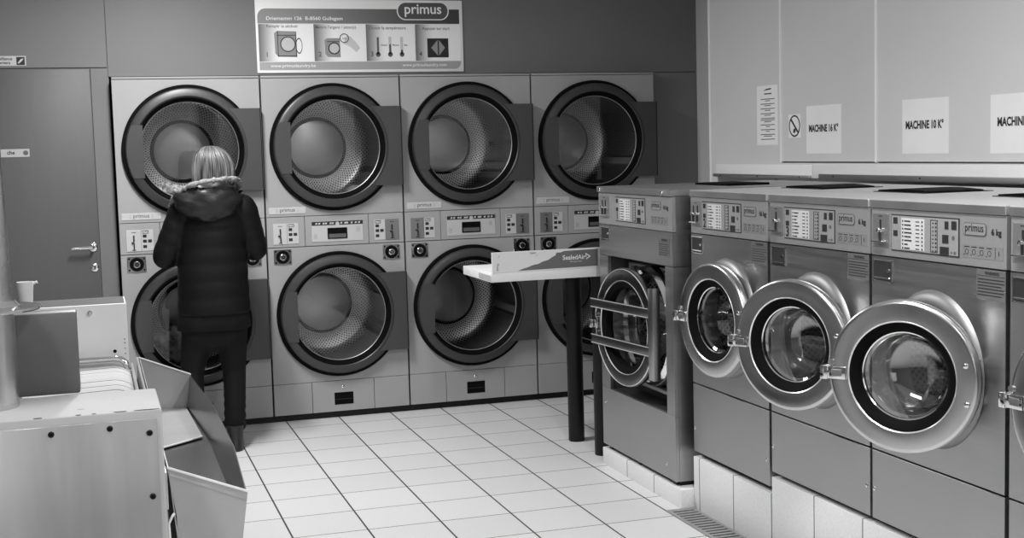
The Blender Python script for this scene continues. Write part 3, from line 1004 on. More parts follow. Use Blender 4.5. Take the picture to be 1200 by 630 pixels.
def screws(t, F, pts, d0, name='screw', material=None, r=.008):
    for (u, z) in pts:
        m = MB(F); m.lathe([(d0, r), (d0 + .004, r * .9), (d0 + .0055, r * .5), (d0 + .0055, 0)], u, z, 14)
        m.build(name, material or M_CHROME, t)

def washer(yl, zbase, pbot, theta, label, num, kg, two=False, laundry=False):
    """porthole washer: yl is the far edge; the door swings about its near side"""
    WW = .706
    t = thing('washing_machine', label, 'washing machine', (XF, yl, zbase), 'porthole washers in a row on the tiled plinth')
    F = F_RIGHT
    zo = -zbase
    g = .005
    zc, uc = .908 + zo, WW / 2
    b = MB(F)
    b.box(g, g + .01, pbot + zo, 1.436 + zo, -.89, -.022); b.box(WW - g - .01, WW - g, pbot + zo, 1.436 + zo, -.89, -.022)
    b.box(g, WW - g, pbot + zo, 1.43 + zo, -.89, -.88)
    b.build('cabinet', M_STEEL, t)
    tp = MB(F).box(g - .001, WW - g + .001, 1.413 + zo, 1.441 + zo, -.89, .004, .0012, 1).build('top_cover', M_TOP, t)
    MB(F).box(g, WW - g, 1.4135 + zo, 1.4385 + zo, .004, .0055, .0004, 1).build('top_rim', M_STEELD, tp)
    # rear dispenser lid with a raised lip
    MB(F).box(.17, .50, 1.441 + zo, 1.4435 + zo, -.66, -.36).build('dispenser_plate', M_BLACKP, t)
    b = MB(F)
    n = 12
    pts = [(.175 + .32 * q / n, 1.448 + zo + .006 * math.sin(PI * q / n)) for q in range(n + 1)]
    b.prism(pts + [(p_[0], p_[1] - .007) for p_ in pts[::-1]], -.62, -.38)
    b.build('dispenser_lid', M_BLACK, t)
    MB(F).box(g, WW - g, 1.2525 + zo, 1.411 + zo, -.022, 0, .0015, 1).build('control_panel', M_CPAN, t)
    b = MB(F).holed(g, WW - g, .5815 + zo, 1.2485 + zo, uc, zc, .205, -.022, 0).build('front_panel', M_STEEL, t)
    MB(F).box(g, WW - g, pbot + zo, .5745 + zo, -.022, 0, .001, 1).build('lower_panel', M_STEELD, t)
    MB(F).box(.004, WW - .004, .0005, pbot + zo - .0005, -.90, -.035).build('base_frame', M_BLACKP, t)
    screws(t, F, [(.020, pbot + zo + .105), (WW - .022, pbot + zo + .105)], 0, 'panel_screw')
    control_panel(t, F, zo, 0, (.122, .484), (.502, .612), (.016, .107), num, kg, (.016, .128, 1.163, 1.238), (.567, .700, 1.158, 1.247), two, 0)
    # porthole collar, tub and drum
    m = MB(F); m.lathe([(.0005, .254), (.010, .249), (.018, .238), (.024, .222), (.025, .212), (.020, .205), (-.05, .203), (-.05, .207), (.0, .212)], uc, zc, 96, True)
    m.build('porthole_collar', mat('collar_steel', .27, .48, 1.0), t)
    m = MB(F); m.lathe([(-.05, .206), (-.07, .255), (-.52, .255), (-.545, .20), (-.545, 0)], 0, 0, 72)
    dr = m.build('drum', M_WDRUM, t, (0, -uc, zc))
    for q in range(3):
        m = MB(F @ Matrix.Rotation(.5 + 2 * PI * q / 3, 4, 'Z')); m.prism([(.20, -.02), (.255, -.04), (.255, .04), (.20, .02)], -.50, -.10); m.build('drum_lifter', M_GALV, dr)
    # the door, built shut around its own centre and hung on its hinge
    R = .241
    th = math.radians(theta)
    FDr = frame((0, .20, 0), (0, -1, 0), (0, 0, 1), (-1, 0, 0))
    m = MB(FDr)
    m.lathe([(.0, .232), (.004, .2385), (.010, R), (.030, R), (.036, .2385), (.0395, .234), (.041, .228), (.0412, .2265), (.0412, .1765), (.041, .175), (.038, .171), (.0, .169)], 0, 0, 128, True)
    door = m.build('door', M_RINGS, t, (-.030, -(uc + .225), zc))
    door.rotation_euler = (0, 0, th)
    m = MB(FDr); m.lathe([(.040, .1765), (.0428, .1745), (.040, .1712), (.038, .1735)], 0, 0, 128, True); m.build('ring_edge', M_BEAD, door)
    m = MB(FDr); m.lathe([(.037, .1712), (.0395, .168), (.030, .150), (.014, .139), (.008, .136), (-.012, .140), (-.012, .175), (.0, .178)], 0, 0, 96, True); m.build('door_seal', M_BLACK, door)
    m = MB(FDr); m.lathe([(.014, .1395), (.011, .1350), (.007, .1375)], 0, 0, 72, True); m.build('glass_rim', M_CHROME, door)
    m = MB(FDr)
    prof = [(.009, .137), (-.004, .136), (-.010, .128), (-.060, .122), (-.100, .116), (-.122, .105), (-.134, .082), (-.140, .045), (-.142, .0), (-.136, .0), (-.134, .044), (-.128, .078), (-.117, .099), (-.098, .109), (-.058, .115), (-.006, .121)]
    m.lathe(prof, 0, 0, 72)
    m.build('glass_bowl', M_BOWL, door)
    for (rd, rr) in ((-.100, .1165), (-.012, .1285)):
        m = MB(FDr); m.lathe([(rd, rr), (rd - .0012, rr + .0012), (rd - .0024, rr)], 0, 0, 72, True); m.build('bowl_rim_highlight', M_BEAD, door)  # refracted rim highlights of the bowl, put in as thin pale rings
    # latch on the free side, hinge on the near side
    m = MB(FDr); m.box(-R - .012, -R + .062, -.022, .018, .038, .052, .003); m.box(-R - .022, -R + .004, -.024, .020, .010, .060, .004); m.build('latch_handle', M_CHROME, door)
    m = MB(FDr); m.box(-R + .016, -R + .050, -.012, .010, .052, .0545, .001, 1); m.disc(-R + .012, .032, .009, .041, .047, 14); m.build('latch_catch', M_STEEL, door)
    for (uu, vv) in ((R - .040, .052), (R - .036, -.066)):
        m = MB(FDr); m.lathe([(.041, .009), (.046, .008), (.048, .004), (.048, 0)], uu, vv, 14); m.build('door_screw', M_CHROME, door)
    m = MB(FDr); m.box(R - .07, R - .012, -.07, .07, -.022, .004, .006); m.build('hinge_arm', M_CHROME, door)
    return t

washer(-2.745, .2405, .268, 8, 'stainless washer numbered 2 with its round door almost shut, next to the crossbar washer', 2, '16 kg', True)
washer(-3.462, .3125, .334, 25.5, 'stainless washer numbered 3 with its round door ajar, between two other porthole washers', 3, '6 kg')
washer(-4.174, .3125, .334, 34, 'stainless 6 kg washer nearest in full view, door swung open, no number on its panel', 0, '6 kg')
washer(-4.890, .3125, .334, 5.5, 'stainless washer cut off by the right edge, only its left strip and latch showing', 0, '6 kg')

# ---- the wide washer with two crossbars over its door
def bar_washer():
    X0, yl, zb = 2.33, -1.787, .0865
    WW = .893
    t = thing('washing_machine', 'wide stainless washer with two flat crossbars over its dark recessed door', 'washing machine', (X0, yl, zb))
    F = F_RIGHT
    zo = -zb
    uc, zc = .448, .772 + zo
    b = MB(F)
    b.box(0, .012, .110 + zo, 1.436 + zo, -.98, -.02); b.box(WW - .012, WW, .110 + zo, 1.0925 + zo, -.98, -.02); b.box(WW - .012, WW, 1.0955 + zo, 1.411 + zo, -.98, -.02)
    b.box(.012, WW - .012, .110 + zo, 1.43 + zo, -.98, -.97)
    b.build('cabinet', M_STEEL, t)
    tc = MB(F).box(-.003, WW + .003, 1.413 + zo, 1.442 + zo, -.98, .008, .0015, 1).build('top_cover', mat('stainless_top_dull', .40, .42, .9), t)
    MB(F).box(0, WW, 1.4135 + zo, 1.4395 + zo, .008, .0095, .0004, 1).build('top_rim', M_STEELD, tc)
    for u in (.055, .815):
        m = MB(F); m.box(u - .012, u + .012, 1.424 + zo, 1.434 + zo, .006, .018, .002); m.box(u - .004, u + .012, 1.416 + zo, 1.430 + zo, .010, .022, .003); m.build('top_clip', M_CHROME, t)
    MB(F).box(.30, .66, 1.442 + zo, 1.452 + zo, -.62, -.40, .002).build('dispenser_lid', M_BLACK, t)
    MB(F).box(0, WW, 1.2525 + zo, 1.411 + zo, -.02, 0, .0015, 1).build('control_panel', M_CPAN, t)
    MB(F).box(0, WW, 1.0955 + zo, 1.2495 + zo, -.02, 0, .0015, 1).build('upper_panel', M_STEEL, t)
    for (u0, u1) in ((0, .108), (.808, WW)):
        MB(F).box(u0, u1, .412 + zo, 1.0925 + zo, -.02, 0, .0015, 1).build('front_stile', M_STEEL, t)
    MB(F).box(0, WW, .110 + zo, .411 + zo, -.02, 0, .0015, 1).build('lower_panel', M_STEELD, t)
    b = MB(F)
    b.box(.02, WW - .02, .0005, .109 + zo, -.95, -.03)
    for (u, d) in ((.05, -.02), (.42, -.02), (.84, -.02)): b.lathe([(-.06 + d, .018), (-.0 + d, .018), (.0 + d, 0)], u, .012, 12)
    b.build('base_frame', M_BLACKP, t)
    screws(t, F, [(.045, .335 + zo), (.80, .176 + zo)], 0, 'panel_screw')
    control_panel(t, F, zo, 0, (.228, .598), (.665, .775), (.025, .143), 1, '16 kg', (.033, .145, 1.166, 1.240), (.744, .864, 1.136, 1.222), True, 0)
    # recess: dark back plate, sprung tub front with pale flange lines
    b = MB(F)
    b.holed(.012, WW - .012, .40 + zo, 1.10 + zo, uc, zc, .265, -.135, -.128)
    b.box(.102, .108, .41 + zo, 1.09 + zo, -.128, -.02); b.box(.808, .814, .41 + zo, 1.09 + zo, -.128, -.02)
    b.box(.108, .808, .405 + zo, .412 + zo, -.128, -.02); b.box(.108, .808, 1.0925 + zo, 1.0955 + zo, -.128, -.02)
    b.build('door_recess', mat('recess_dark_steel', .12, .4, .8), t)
    b = MB(F)
    b.box(.14, .80, 1.045 + zo, 1.060 + zo, -.128, -.10, .003); b.box(.14, .80, .455 + zo, .475 + zo, -.128, -.09, .003); b.box(.14, .155, .47 + zo, 1.05 + zo, -.128, -.10, .003)
    b.build('tub_frame', M_GALV, t)
    m = MB(F); m.lathe([(-.128, .300), (-.07, .290), (-.05, .272), (-.07, .258), (-.15, .255), (-.15, .262), (-.128, .266)], uc, zc, 96, True); m.build('porthole_collar', M_CHROME, t)
    m = MB(F); m.lathe([(-.14, .258), (-.17, .33), (-.62, .33), (-.64, .27), (-.64, 0)], 0, 0, 72); dr = m.build('drum', M_WDRUM, t, (0, -uc, zc))
    for q in range(3):
        m = MB(F @ Matrix.Rotation(.2 + 2 * PI * q / 3, 4, 'Z')); m.prism([(.26, -.025), (.33, -.05), (.33, .05), (.26, .025)], -.60, -.18); m.build('drum_lifter', M_GALV, dr)
    R = .288
    FDr = frame((0, R, 0), (0, -1, 0), (0, 0, 1), (-1, 0, 0))
    m = MB(FDr); m.lathe([(.0, R - .004), (.006, R), (.028, R), (.033, R - .003), (.0358, R - .010), (.036, R - .0115), (.036, .2295), (.0358, .228), (.032, .222), (.0, .220)], 0, 0, 128, True)
    door = m.build('door', mat('dark_stainless_ring', .20, .25, 1.0, noise=.05, rvar=.05), t, (.008, -(uc + R - .002), zc))
    door.rotation_euler = (0, 0, math.radians(7.0))
    for re_ in (.2275, R - .0065):
        m = MB(FDr); m.lathe([(.034, re_ + .0025), (.0380, re_), (.034, re_ - .0025)], 0, 0, 128, True); m.build('ring_edge', M_BEAD, door)
    m = MB(FDr); m.lathe([(.0335, .2235), (.035, .219), (.022, .196), (.0, .188), (-.012, .192), (-.012, .226), (.0, .230)], 0, 0, 96, True); m.build('door_seal', M_BLACK, door)
    m = MB(FDr); m.lathe([(.010, .199), (-.03, .194), (-.09, .182), (-.13, .165), (-.145, .12), (-.15, .06), (-.15, 0)], 0, 0, 72); m.build('glass_bowl', M_BOWL, door)
    m = MB(FDr); m.lathe([(.012, .200), (.008, .194), (.004, .200)], 0, 0, 72, True); m.build('glass_rim', M_CHROME, door)
    dst = mat('dark_bar_steel', .20, .3, 1.0)
    for vz in (.097, -.083):
        m = MB(FDr); m.box(-R - .012, R + .012, vz - .022, vz + .022, .040, .052, .002); cb = m.build('crossbar', dst, door)
        m = MB(FDr)
        for s_ in (-.0205, .0205): m.box(-R - .012, R + .012, vz + s_ - .0018, vz + s_ + .0018, .052, .0545)
        m.build('bar_highlight', mat('bar_highlight_paint', .55, .4, .3), cb)  # highlights along the bar edges, put in as pale strips
    m = MB(FDr); m.box(R - .020, R + .030, -.215, .215, .020, .058, .004); m.build('hinge_bar', mat('hinge_bar_steel', .38, .3, 1.0), door)
    m = MB(FDr); m.box(-R - .020, -R + .004, -.030, .010, .036, .062, .004); m.box(-R + .02, -R + .04, -.03, .03, .036, .048, .003); m.disc(-R + .03, .043, .007, .036, .044, 12); m.disc(-R + .03, -.043, .007, .036, .044, 12); m.build('latch_handle', M_CHROME, door)
    return t
bar_washer()

# ------------------------------------------------------------------ floor drain along the washers
dr = thing('floor_drain', 'slotted steel drain channel in the floor along the washer plinth', 'drain', (2.317, -4.4, 0))
b = MB(); b.box(-.067, -.052, -1.70, 1.655, .0005, .006); b.box(.052, .066, -1.70, 1.655, .0005, .006); b.box(-.052, .052, 1.640, 1.655, .0005, .006)
b.build('drain_frame', mat('drain_steel', .42, .4, .6), dr)
b = MB()
yy = -1.69
while yy < 1.63:
    b.box(-.052, .052, yy, yy + .020, .0012, .005); yy += .036
b.build('drain_grate', mat('drain_grate_steel', .40, .45, .6), dr)
MB().box(-.052, .052, -1.70, 1.64, .0004, .0012).build('drain_pan', M_BLACK, dr)

# ------------------------------------------------------------------ folding table with the torn carton strip standing on its edge
tb = thing('folding_table', 'white topped table on black round legs beside the crossbar washer', 'table', (2.39, -1.39, 0))
MB().box(-.605, .60, -.262, .27, .965, 1.012, .002).build('table_top', M_TABLE, tb)
MB().box(-.6065, -.604, -.13 - .13, -.04, .970, 1.000).build('edge_tape', M_PAPER2, tb)
for (x, y) in ((0, .17), (.012, -.205), (.52, .17), (.52, -.205)):
    m = MB(); m.lathe([(.0, .043), (.004, .045), (.963, .045), (.964, 0)], x, y, 28); m.build('leg', M_BLACKP, tb)
pb = thing('carton_panel', 'white cardboard strip with torn grey print standing along the table edge', 'cardboard', (1.79, -1.654, 1.0125))
FP = frame((0, 0, 0), (1, 0, 0), (0, 0, 1), (0, -1, 0))
MB(FP).box(0, .72, 0, .106, -.006, .002, .001, 1).build('board', M_TABLE, pb)
tw = .60
m = MB(FP)
top = [(.138, .006), (.165, .015), (.19, .021), (.223, .032), (.25, .036), (.275, .047), (.305, .054), (.325, .066), (.345, .076), (.352, .090), (.372, .089), (.395, .096)]
m.prism(top + [(.58, .098), (.58, .010)], .002, .0026)
pr = m.build('printed_area', M_TORN, pb)
m = MB(FP); m.text('SealedAir', .384, .050, .034, .0032, 'LEFT', .02, sx=.96); m.text('Diversey Care', .425, .036, .011, .0032, 'LEFT', .0)
m.prism([(.512, .082), (.541, .062), (.515, .046), (.515, .052), (.531, .0625), (.5165, .072), (.5165, .058), (.512, .058)], .0028, .0034)
m.build('lettering', M_WPRINT, pr)
m = MB(FP); m.prism([(.024, .012), (.034, .010), (.032, .030), (.040, .046), (.030, .050), (.024, .03)], .002, .0026); m.prism([(.03, .072), (.042, .088), (.04, .092)], .002, .0026); m.prism([(.20, .098), (.24, .097), (.235, .090), (.215, .088)], .002, .0026); m.prism([(.235, .080), (.25, .088), (.24, .078)], .002, .0026)
m.build('torn_patch', M_PAPER2, pb)

# ------------------------------------------------------------------ notices on the right wall
FN = frame((CX, 0, 0), (0, -1, 0), (0, 0, 1), (-1, 0, 0))
def notice(name, label, u0, u1, z0, z1, group=None):
    return tag(MB(FN).box(u0, u1, z0, z1, -.001, .0012).build(name, M_PAPER), label, 'notice', group)
n = notice('printed_notice', 'tall narrow notice full of small print on the right wall', 1.490, 1.722, 1.627, 1.950)
m = MB(FN)
m.box(1.575, 1.655, 1.902, 1.908, .0012, .0018); m.prism([(1.56, 1.922), (1.60, 1.932), (1.655, 1.935), (1.65, 1.928), (1.60, 1.925)], .0012, .0018)
random.seed(3)
zz = 1.877
for par in (2, 2, 2, 2, 3, 2, 2, 2, 1):
    for r in range(par):
        w_ = .078 if r < par - 1 or par == 1 else random.uniform(.02, .05)
        m.box(1.612 - w_, 1.612 + w_, zz - .0022, zz + .0016, .0012, .0018); zz -= .0093
    zz -= .0075
m.build('lettering', M_PRINT, n)
n = notice('no_flame_sign', 'small square sign with a crossed-out flame on the right wall', 1.838, 1.962, 1.662, 1.785)
m = MB(FN); m.annulus(1.900, 1.7235, .049, .057, .0012, .002, 40)
m.prism([(1.858, 1.756), (1.866, 1.764), (1.942, 1.692), (1.934, 1.684)], .0012, .002); m.build('prohibition_ring', M_PRINT, n)
m = MB(FN); m.prism([(1.885, 1.690), (1.900, 1.686), (1.912, 1.698), (1.906, 1.716), (1.900, 1.706), (1.892, 1.712)], .0012, .0018); m.build('flame', M_PRINT, n)
n = notice('machine_notice', 'white sheet reading MACHINE 16 K beside the crossed-out flame sign', 2.020, 2.352, 1.578, 1.822)
m = MB(FN); m.text('MACHINE 16 K°', 2.186, 1.690, .049, .0018, 'CENTER', .04, sx=.82); m.build('lettering', M_PRINT, n)
n = notice('machine_notice', 'white sheet reading MACHINE 10 K on the right wall', 2.868, 3.210, 1.574, 1.818)
m = MB(FN); m.text('MACHINE 10 K°', 3.035, 1.686, .049, .0018, 'CENTER', .04, sx=.82); m.build('lettering', M_PRINT, n)
n = notice('machine_notice', 'white sheet reading MACHINE cut off by the right edge', 3.488, 3.825, 1.572, 1.812)
m = MB(FN); m.text('MACHINE', 3.532, 1.684, .049, .0018, 'LEFT', .04, sx=.82); m.build('lettering', M_PRINT, n)

# ------------------------------------------------------------------ flatwork ironer in the left foreground
ir = thing('flatwork_ironer', 'white and stainless flatwork ironer with a linen trough in the left foreground', 'ironing machine', (-.6, -3.5, 0))
IX, IY = .6, 3.5
def I(x0, x1, y0, y1, z0, z1, bev=.002, m=None):
    return (m or MB()).box(x0 + IX, x1 + IX, y0 + IY, y1 + IY, z0, z1, bev)
near = I(-1.55, -.010, -4.875, -4.572, .02, 1.050, .006).build('near_housing', M_CHIP, ir)
I(-1.55, -.024, -4.882, -4.876, .04, 1.030, .0015).build('side_panel', M_PANST, near)
for (x, w_, dz) in ((-.105, .030, .0), (-.045, .06, .002), (-.20, .012, -.003), (-.165, .010, .001), (-.29, .02, -.002)):
    m = MB(); m.prism([(IX + x - w_ / 2, IY - 4.8715), (IX + x + w_ * .3, IY - 4.8722), (IX + x + w_ / 2, IY - 4.8695), (IX + x - w_ * .2, IY - 4.8675)], 1.0498, 1.0506); m.build('paint_chip', M_BLACKP, near)
FI = frame((IX, IY - 4.882, 0), (1, 0, 0), (0, 0, 1), (0, -1, 0))
for (x, z) in ((-.041, .996), (-.131, 1.014), (-.262, 1.012), (-.041, .842), (-.041, .58), (-.40, 1.012), (-.54, 1.012)):
    m = MB(FI); m.lathe([(0, .0075), (.006, .0072), (.007, .005), (.004, .004), (.004, 0)], x, z, 8); m.build('bolt', M_BLACKP, near)
far = I(-1.55, -.028, -2.41, -2.12, .02, 1.050, .005).build('far_housing', mat('ironer_white_paint', 0.74, 0.55, noise=0.03, nscale=(5, 5, 5)), ir)
I(-1.54, -.034, -2.40, -2.13, 1.050, 1.0515, 0).build('dark_top_layer', M_DGREY, far)  # thin dark grey layer over the housing top
FI2 = frame((IX, IY - 2.41, 0), (1, 0, 0), (0, 0, 1), (0, -1, 0))
m = MB(FI2); m.lathe([(0, .010), (.014, .009), (.016, .006), (.016, 0)], -.172, 1.020, 14); m.build('knob', M_CHROME, far)
m = MB(FI2); m.annulus(-.083, .852, .0075, .012, 0, .002, 20); m.build('washer_plate', M_WPRINT, far)
m = MB(FI2); m.disc(-.083, .852, .0075, 0, .0015, 16)
for z in (.90, .885, .862, .84): m.disc(-.042, z, .0025, 0, .001, 8)
m.build('hole', M_BLACK, far)
# padded roller: wound cloth, flat on top and rolling over at the front edge
def pad_section(g_):
    pts = [(-.45, .45), (-.45, .79 + g_), (-.10, .800 + g_)]
    pts += [(-.10 + (.105 + g_) * math.sin(a), .695 + (.105 + g_) * math.cos(a)) for a in [PI * .5 * q / 10 for q in range(1, 11)]]
    return pts + [(.005 + g_, .45)]
FR = frame((IX, IY, 0), (1, 0, 0), (0, 0, 1), (0, -1, 0))
random.seed(4)
m = MB(FR); dd = 2.425; seams = []
secs_ = []
while dd < 4.5:
    w_ = random.uniform(.085, .13)
    lift = random.uniform(0, .003)
    secs_ += [(dd, -.004), (dd + .012, .001 + lift), (dd + w_ - .02, .002 + lift)]
    seams.append(dd)
    dd += w_
secs_.append((4.555, -.004))
rings_ = [[m.v(p_[0], p_[1] - .010 * math.sin(3.1 * dpt) * 0, dpt) for p_ in pad_section(g_)] for dpt, g_ in secs_]
n_ = len(rings_[0])
for A_, B_ in zip(rings_, rings_[1:]):
    for q in range(n_):
        m.face([A_[q], A_[(q + 1) % n_], B_[(q + 1) % n_], B_[q]])
m.face(rings_[0][::-1]); m.face(rings_[-1])
ro = m.build('roller', M_CLOTH, ir, ang=50)
for s_ in seams[1:]:
    m = MB(FR)
    outer = pad_section(.0012)[1:]
    ra = [m.v(p_[0], p_[1], s_ - .003) for p_ in outer]; rb = [m.v(p_[0], p_[1], s_ + .003) for p_ in outer]
    rc = [m.v(p_[0] - .001, p_[1] - .004, s_) for p_ in outer]
    for q in range(len(outer) - 1):
        m.face([ra[q], ra[q + 1], rb[q + 1], rb[q]]); m.face([ra[q], rc[q], rc[q + 1], ra[q + 1]]); m.face([rb[q], rb[q + 1], rc[q + 1], rc[q]])
    m.build('cloth_seam', M_SEAM, ro)
m = MB(); m.tube([(IX - .30, IY - 2.47, .830), (IX - .085, IY - 2.47, .830), (IX - .062, IY - 2.47, .826), (IX - .045, IY - 2.475, .812), (IX - .034, IY - 2.48, .780)], .013, 12); m.build('feed_bar', M_CHROME, ir)
for (x, z, w_) in ((-.018, .800, .010), (.004, .822, .008)):
    I(x - w_ / 2, x + w_ / 2, -4.565, -2.415, z - .10, z, .002).build('guide_rail', M_GALV, ir)
for x in (-1.4, -.2):
    I(x - .06, x + .06, -4.5, -2.45, .10, .22, .004).build('base_beam', M_DARK, ir)
I(-1.50, -.42, -4.57, -2.41, .25, 1.0, .01).build('heated_bed_cover', M_DGREY, ir)
# exhaust hood box and flue pipe standing on the near housing
I(-1.30, -.196, -4.565, -4.49, 1.0505, 1.262, .006).build('hood_box', M_DGREY, ir)
m = MB(); m.tube([(IX - .432, IY - 4.68, 2.948), (IX - .405, IY - 4.68, 1.60), (IX - .398, IY - 4.68, 1.30), (IX - .398, IY - 4.68, 1.0505)], .0605, 40)
fl = m.build('flue_pipe', mat('flue_steel', .62, .28, 1.0, noise=.05, rvar=.05), ir)
m = MB(frame((IX - .398, IY - 4.68, 0), (1, 0, 0), (0, 1, 0), (0, 0, 1))); m.lathe([(1.288, .0605), (1.288, .121), (1.292, .126), (1.296, .123), (1.299, .075), (1.312, .064), (1.312, .0605)], 0, 0, 64, True); m.build('pipe_flange', M_CHROME, fl)
# linen trough: bent sheet steel, outer wall bowed in three facets
TY = [-4.53, -3.93, -3.22, -2.47]
XO = [.214, .241, .244, .211]
def sheet(m, pts_a, pts_b, th):
    """thin folded sheet through two polylines, with thickness along +x/-z handled by solidify-like offset"""
    n_ = len(pts_a)
    A = [m.v(*p) for p in pts_a]; B = [m.v(*p) for p in pts_b]
    A2 = [m.v(p[0] + th[0], p[1] + th[1], p[2] + th[2]) for p in pts_a]; B2 = [m.v(p[0] + th[0], p[1] + th[1], p[2] + th[2]) for p in pts_b]
    for i in range(n_ - 1):
        m.face([A[i], A[i + 1], B[i + 1], B[i]]); m.face([A2[i], B2[i], B2[i + 1], A2[i + 1]])
        m.face([A[i], A2[i], A2[i + 1], A[i + 1]]); m.face([B[i], B[i + 1], B2[i + 1], B2[i]])
    m.face([A[0], B[0], B2[0], A2[0]]); m.face([A[-1], A2[-1], B2[-1], B[-1]])
def tp(x, y, z): return (x + IX, y + IY, z)
m = MB()
sheet(m, [tp(x, y, .735) for x, y in zip(XO, TY)], [tp(x - .020, y, .600) for x, y in zip(XO, TY)], (.003, 0, 0))
tr = m.build('linen_trough', M_TROUGH, ir)
m = MB(); sheet(m, [tp(.012, y, .82) for y in TY], [tp(.030, y, .602) for y in TY], (.003, 0, 0)); m.build('trough_back', M_GALV, tr)
m = MB(); sheet(m, [tp(.030, y, .600) for y in TY], [tp(x - .018, y, .600) for x, y in zip(XO, TY)], (0, 0, -.003)); m.build('trough_floor', M_TROUGH, tr)
m = MB()
m.v  # floor overlap plate with a folded edge
pl = [tp(.034, -2.475, .604), tp(.034, -3.27, .606), tp(.205, -3.12, .606), tp(.188, -2.475, .604)]
A = [m.v(*p) for p in pl]; B = [m.v(p[0], p[1], p[2] + .003) for p in pl]
m.face(A[::-1]); m.face(B)
for i in range(4): m.face([A[i], A[(i + 1) % 4], B[(i + 1) % 4], B[i]])
fp = m.build('floor_plate', M_TROUGHE, tr)
m = MB(); m.tube([tp(.034, -3.272, .6085), tp(.205, -3.122, .6085)], .0035, 8); m.build('plate_edge_highlight', M_WPRINT, fp)  # highlight on the plate's fold, put in as a white strip
for (y, dy) in ((TY[0], -.003), (TY[3], .003)):
    FT = frame((IX, IY + y, 0), (1, 0, 0), (0, 0, 1), (0, -1, 0))
    x1 = XO[0] if y < -3 else XO[3]
    m = MB(FT)
    lowz = .575
    m.prism([(.010, .824), (.046, lowz), (x1 - .022, lowz), (x1 + .003, .739)], min(0, -dy), max(0, -dy) + .001)
    ep = m.build('trough_end', M_TROUGHE, tr)
    m = MB(FT)
    m.prism([(.008, .8255), (.010, .829), (x1 + .004, .7435), (x1 + .004, .739)], -.007, .007)
    m.build('folded_rim', M_RIM, ep)
    if y < -3:
        m = MB(FT); m.prism([(.016, .806), (.014, .812), (x1 + .001, .726), (x1, .718)], .003, .006); m.build('weld_strip', M_PANST, ep)
I(-.004, .030, -4.50, -4.46, .30, .80, .002).build('trough_bracket', M_DARK, ir)
m = MB(); m.tube([(IX + .004, IY - 4.54, .50), (IX + .008, IY - 4.545, .62), (IX + .006, IY - 4.55, .68), (IX + .016, IY - 4.55, .70), (IX + .022, IY - 4.545, .705)], .0035, 8); m.build('cable', M_WPRINT, ir)
# cup on the far housing
cp = thing('plastic_cup', 'small white plastic cup with a handle on top of the ironer', 'cup', (-.425, -2.25, 1.0518))
m = MB(frame((0, 0, 0), (1, 0, 0), (0, 1, 0), (0, 0, 1))); m.lathe([(0, 0), (0, .024), (.002, .026), (.095, .034), (.095, .031), (.004, .023), (.004, 0)], 0, 0, 32); m.build('beaker', M_WPRINT, cp)
m = MB(); m.tube([(.030, 0, .085), (.046, 0, .093), (.052, 0, .085), (.046, 0, .045), (.036, 0, .015), (.026, 0, .012)], .006, 10); m.build('handle', M_WPRINT, cp)

# ------------------------------------------------------------------ laundry behind the glass of the first dryer
def bundle(name, label, c, r, mt, seed, parent=None):
    rnd = random.Random(seed)
    ph = [rnd.uniform(0, 6) for _ in range(6)]
    def warp(p, w):
        k = 1 + .16 * math.sin(5 * p.x + 4 * p.z + ph[0]) + .12 * math.sin(9 * p.y - 7 * p.z + ph[1]) + .08 * math.sin(15 * p.x + 13 * p.y + ph[2]) + .05 * math.sin(24 * p.z + 20 * p.x + ph[3])
        return w * k
    o = MB().ellipsoid((0, 0, 0), r, 44, 28, warp).build(name, mt, None, c, ang=80)
    return tag(o, label, 'laundry')
bundle('laundry', 'patterned laundry behind the upper glass beside the head of the person', (.33, .13, 1.43), (.115, .10, .058), M_LAUN, 2)
bundle('laundry', 'crumpled laundry behind the lower glass left of the legs of the person', (.30, .17, .50), (.12, .13, .10), M_LAUN2, 5)

# ------------------------------------------------------------------ the person at the first dryer
PX, PY = .49, -.60
pe = thing('person', 'person in a black hooded down coat and dark trousers facing the first dryer', 'person', (PX, PY, 0))
def P(x, y, z): return (x - PX, y - PY, z)
b = MB()
# skeleton of tapered limbs, welded into one skin
cap = lambda a, ra, c, rc: b.capsule(P(*a), ra, P(*c), rc)
b.loft([(P(.475, -.60, 0)[0], 0, .80, .150, .105), (-.012, 0, .90, .155, .11), (-.005, 0, 1.02, .128, .095), (.0, -.005, 1.16, .142, .10), (.004, -.005, 1.28, .160, .10), (.006, -.012, 1.37, .140, .085), (.008, -.02, 1.42, .07, .06)], 28)
cap((.50, -.62, 1.38), .062, (.508, -.60, 1.50), .055)
b.ellipsoid(P(.51, -.585, 1.595), (.074, .094, .108), 28, 20)
b.ellipsoid(P(.51, -.555, 1.545), (.052, .068, .058), 20, 14)         # jaw
cap((.51, -.494, 1.595), .010, (.51, -.478, 1.570), .014)             # nose
cap((.495, -.490, 1.543), .008, (.525, -.490, 1.543), .008)           # lips
cap((.48, -.500, 1.622), .012, (.54, -.500, 1.622), .012)             # brow
for s_ in (-1, 1):
    b.ellipsoid(P(.51 + s_ * .076, -.585, 1.588), (.010, .020, .030), 12, 10)
SH = {-1: (.345, -.61, 1.355), 1: (.655, -.61, 1.355)}
EL = {-1: (.235, -.60, 1.105), 1: (.715, -.585, 1.125)}
WR = {-1: (.285, -.375, 1.150), 1: (.665, -.370, 1.165)}
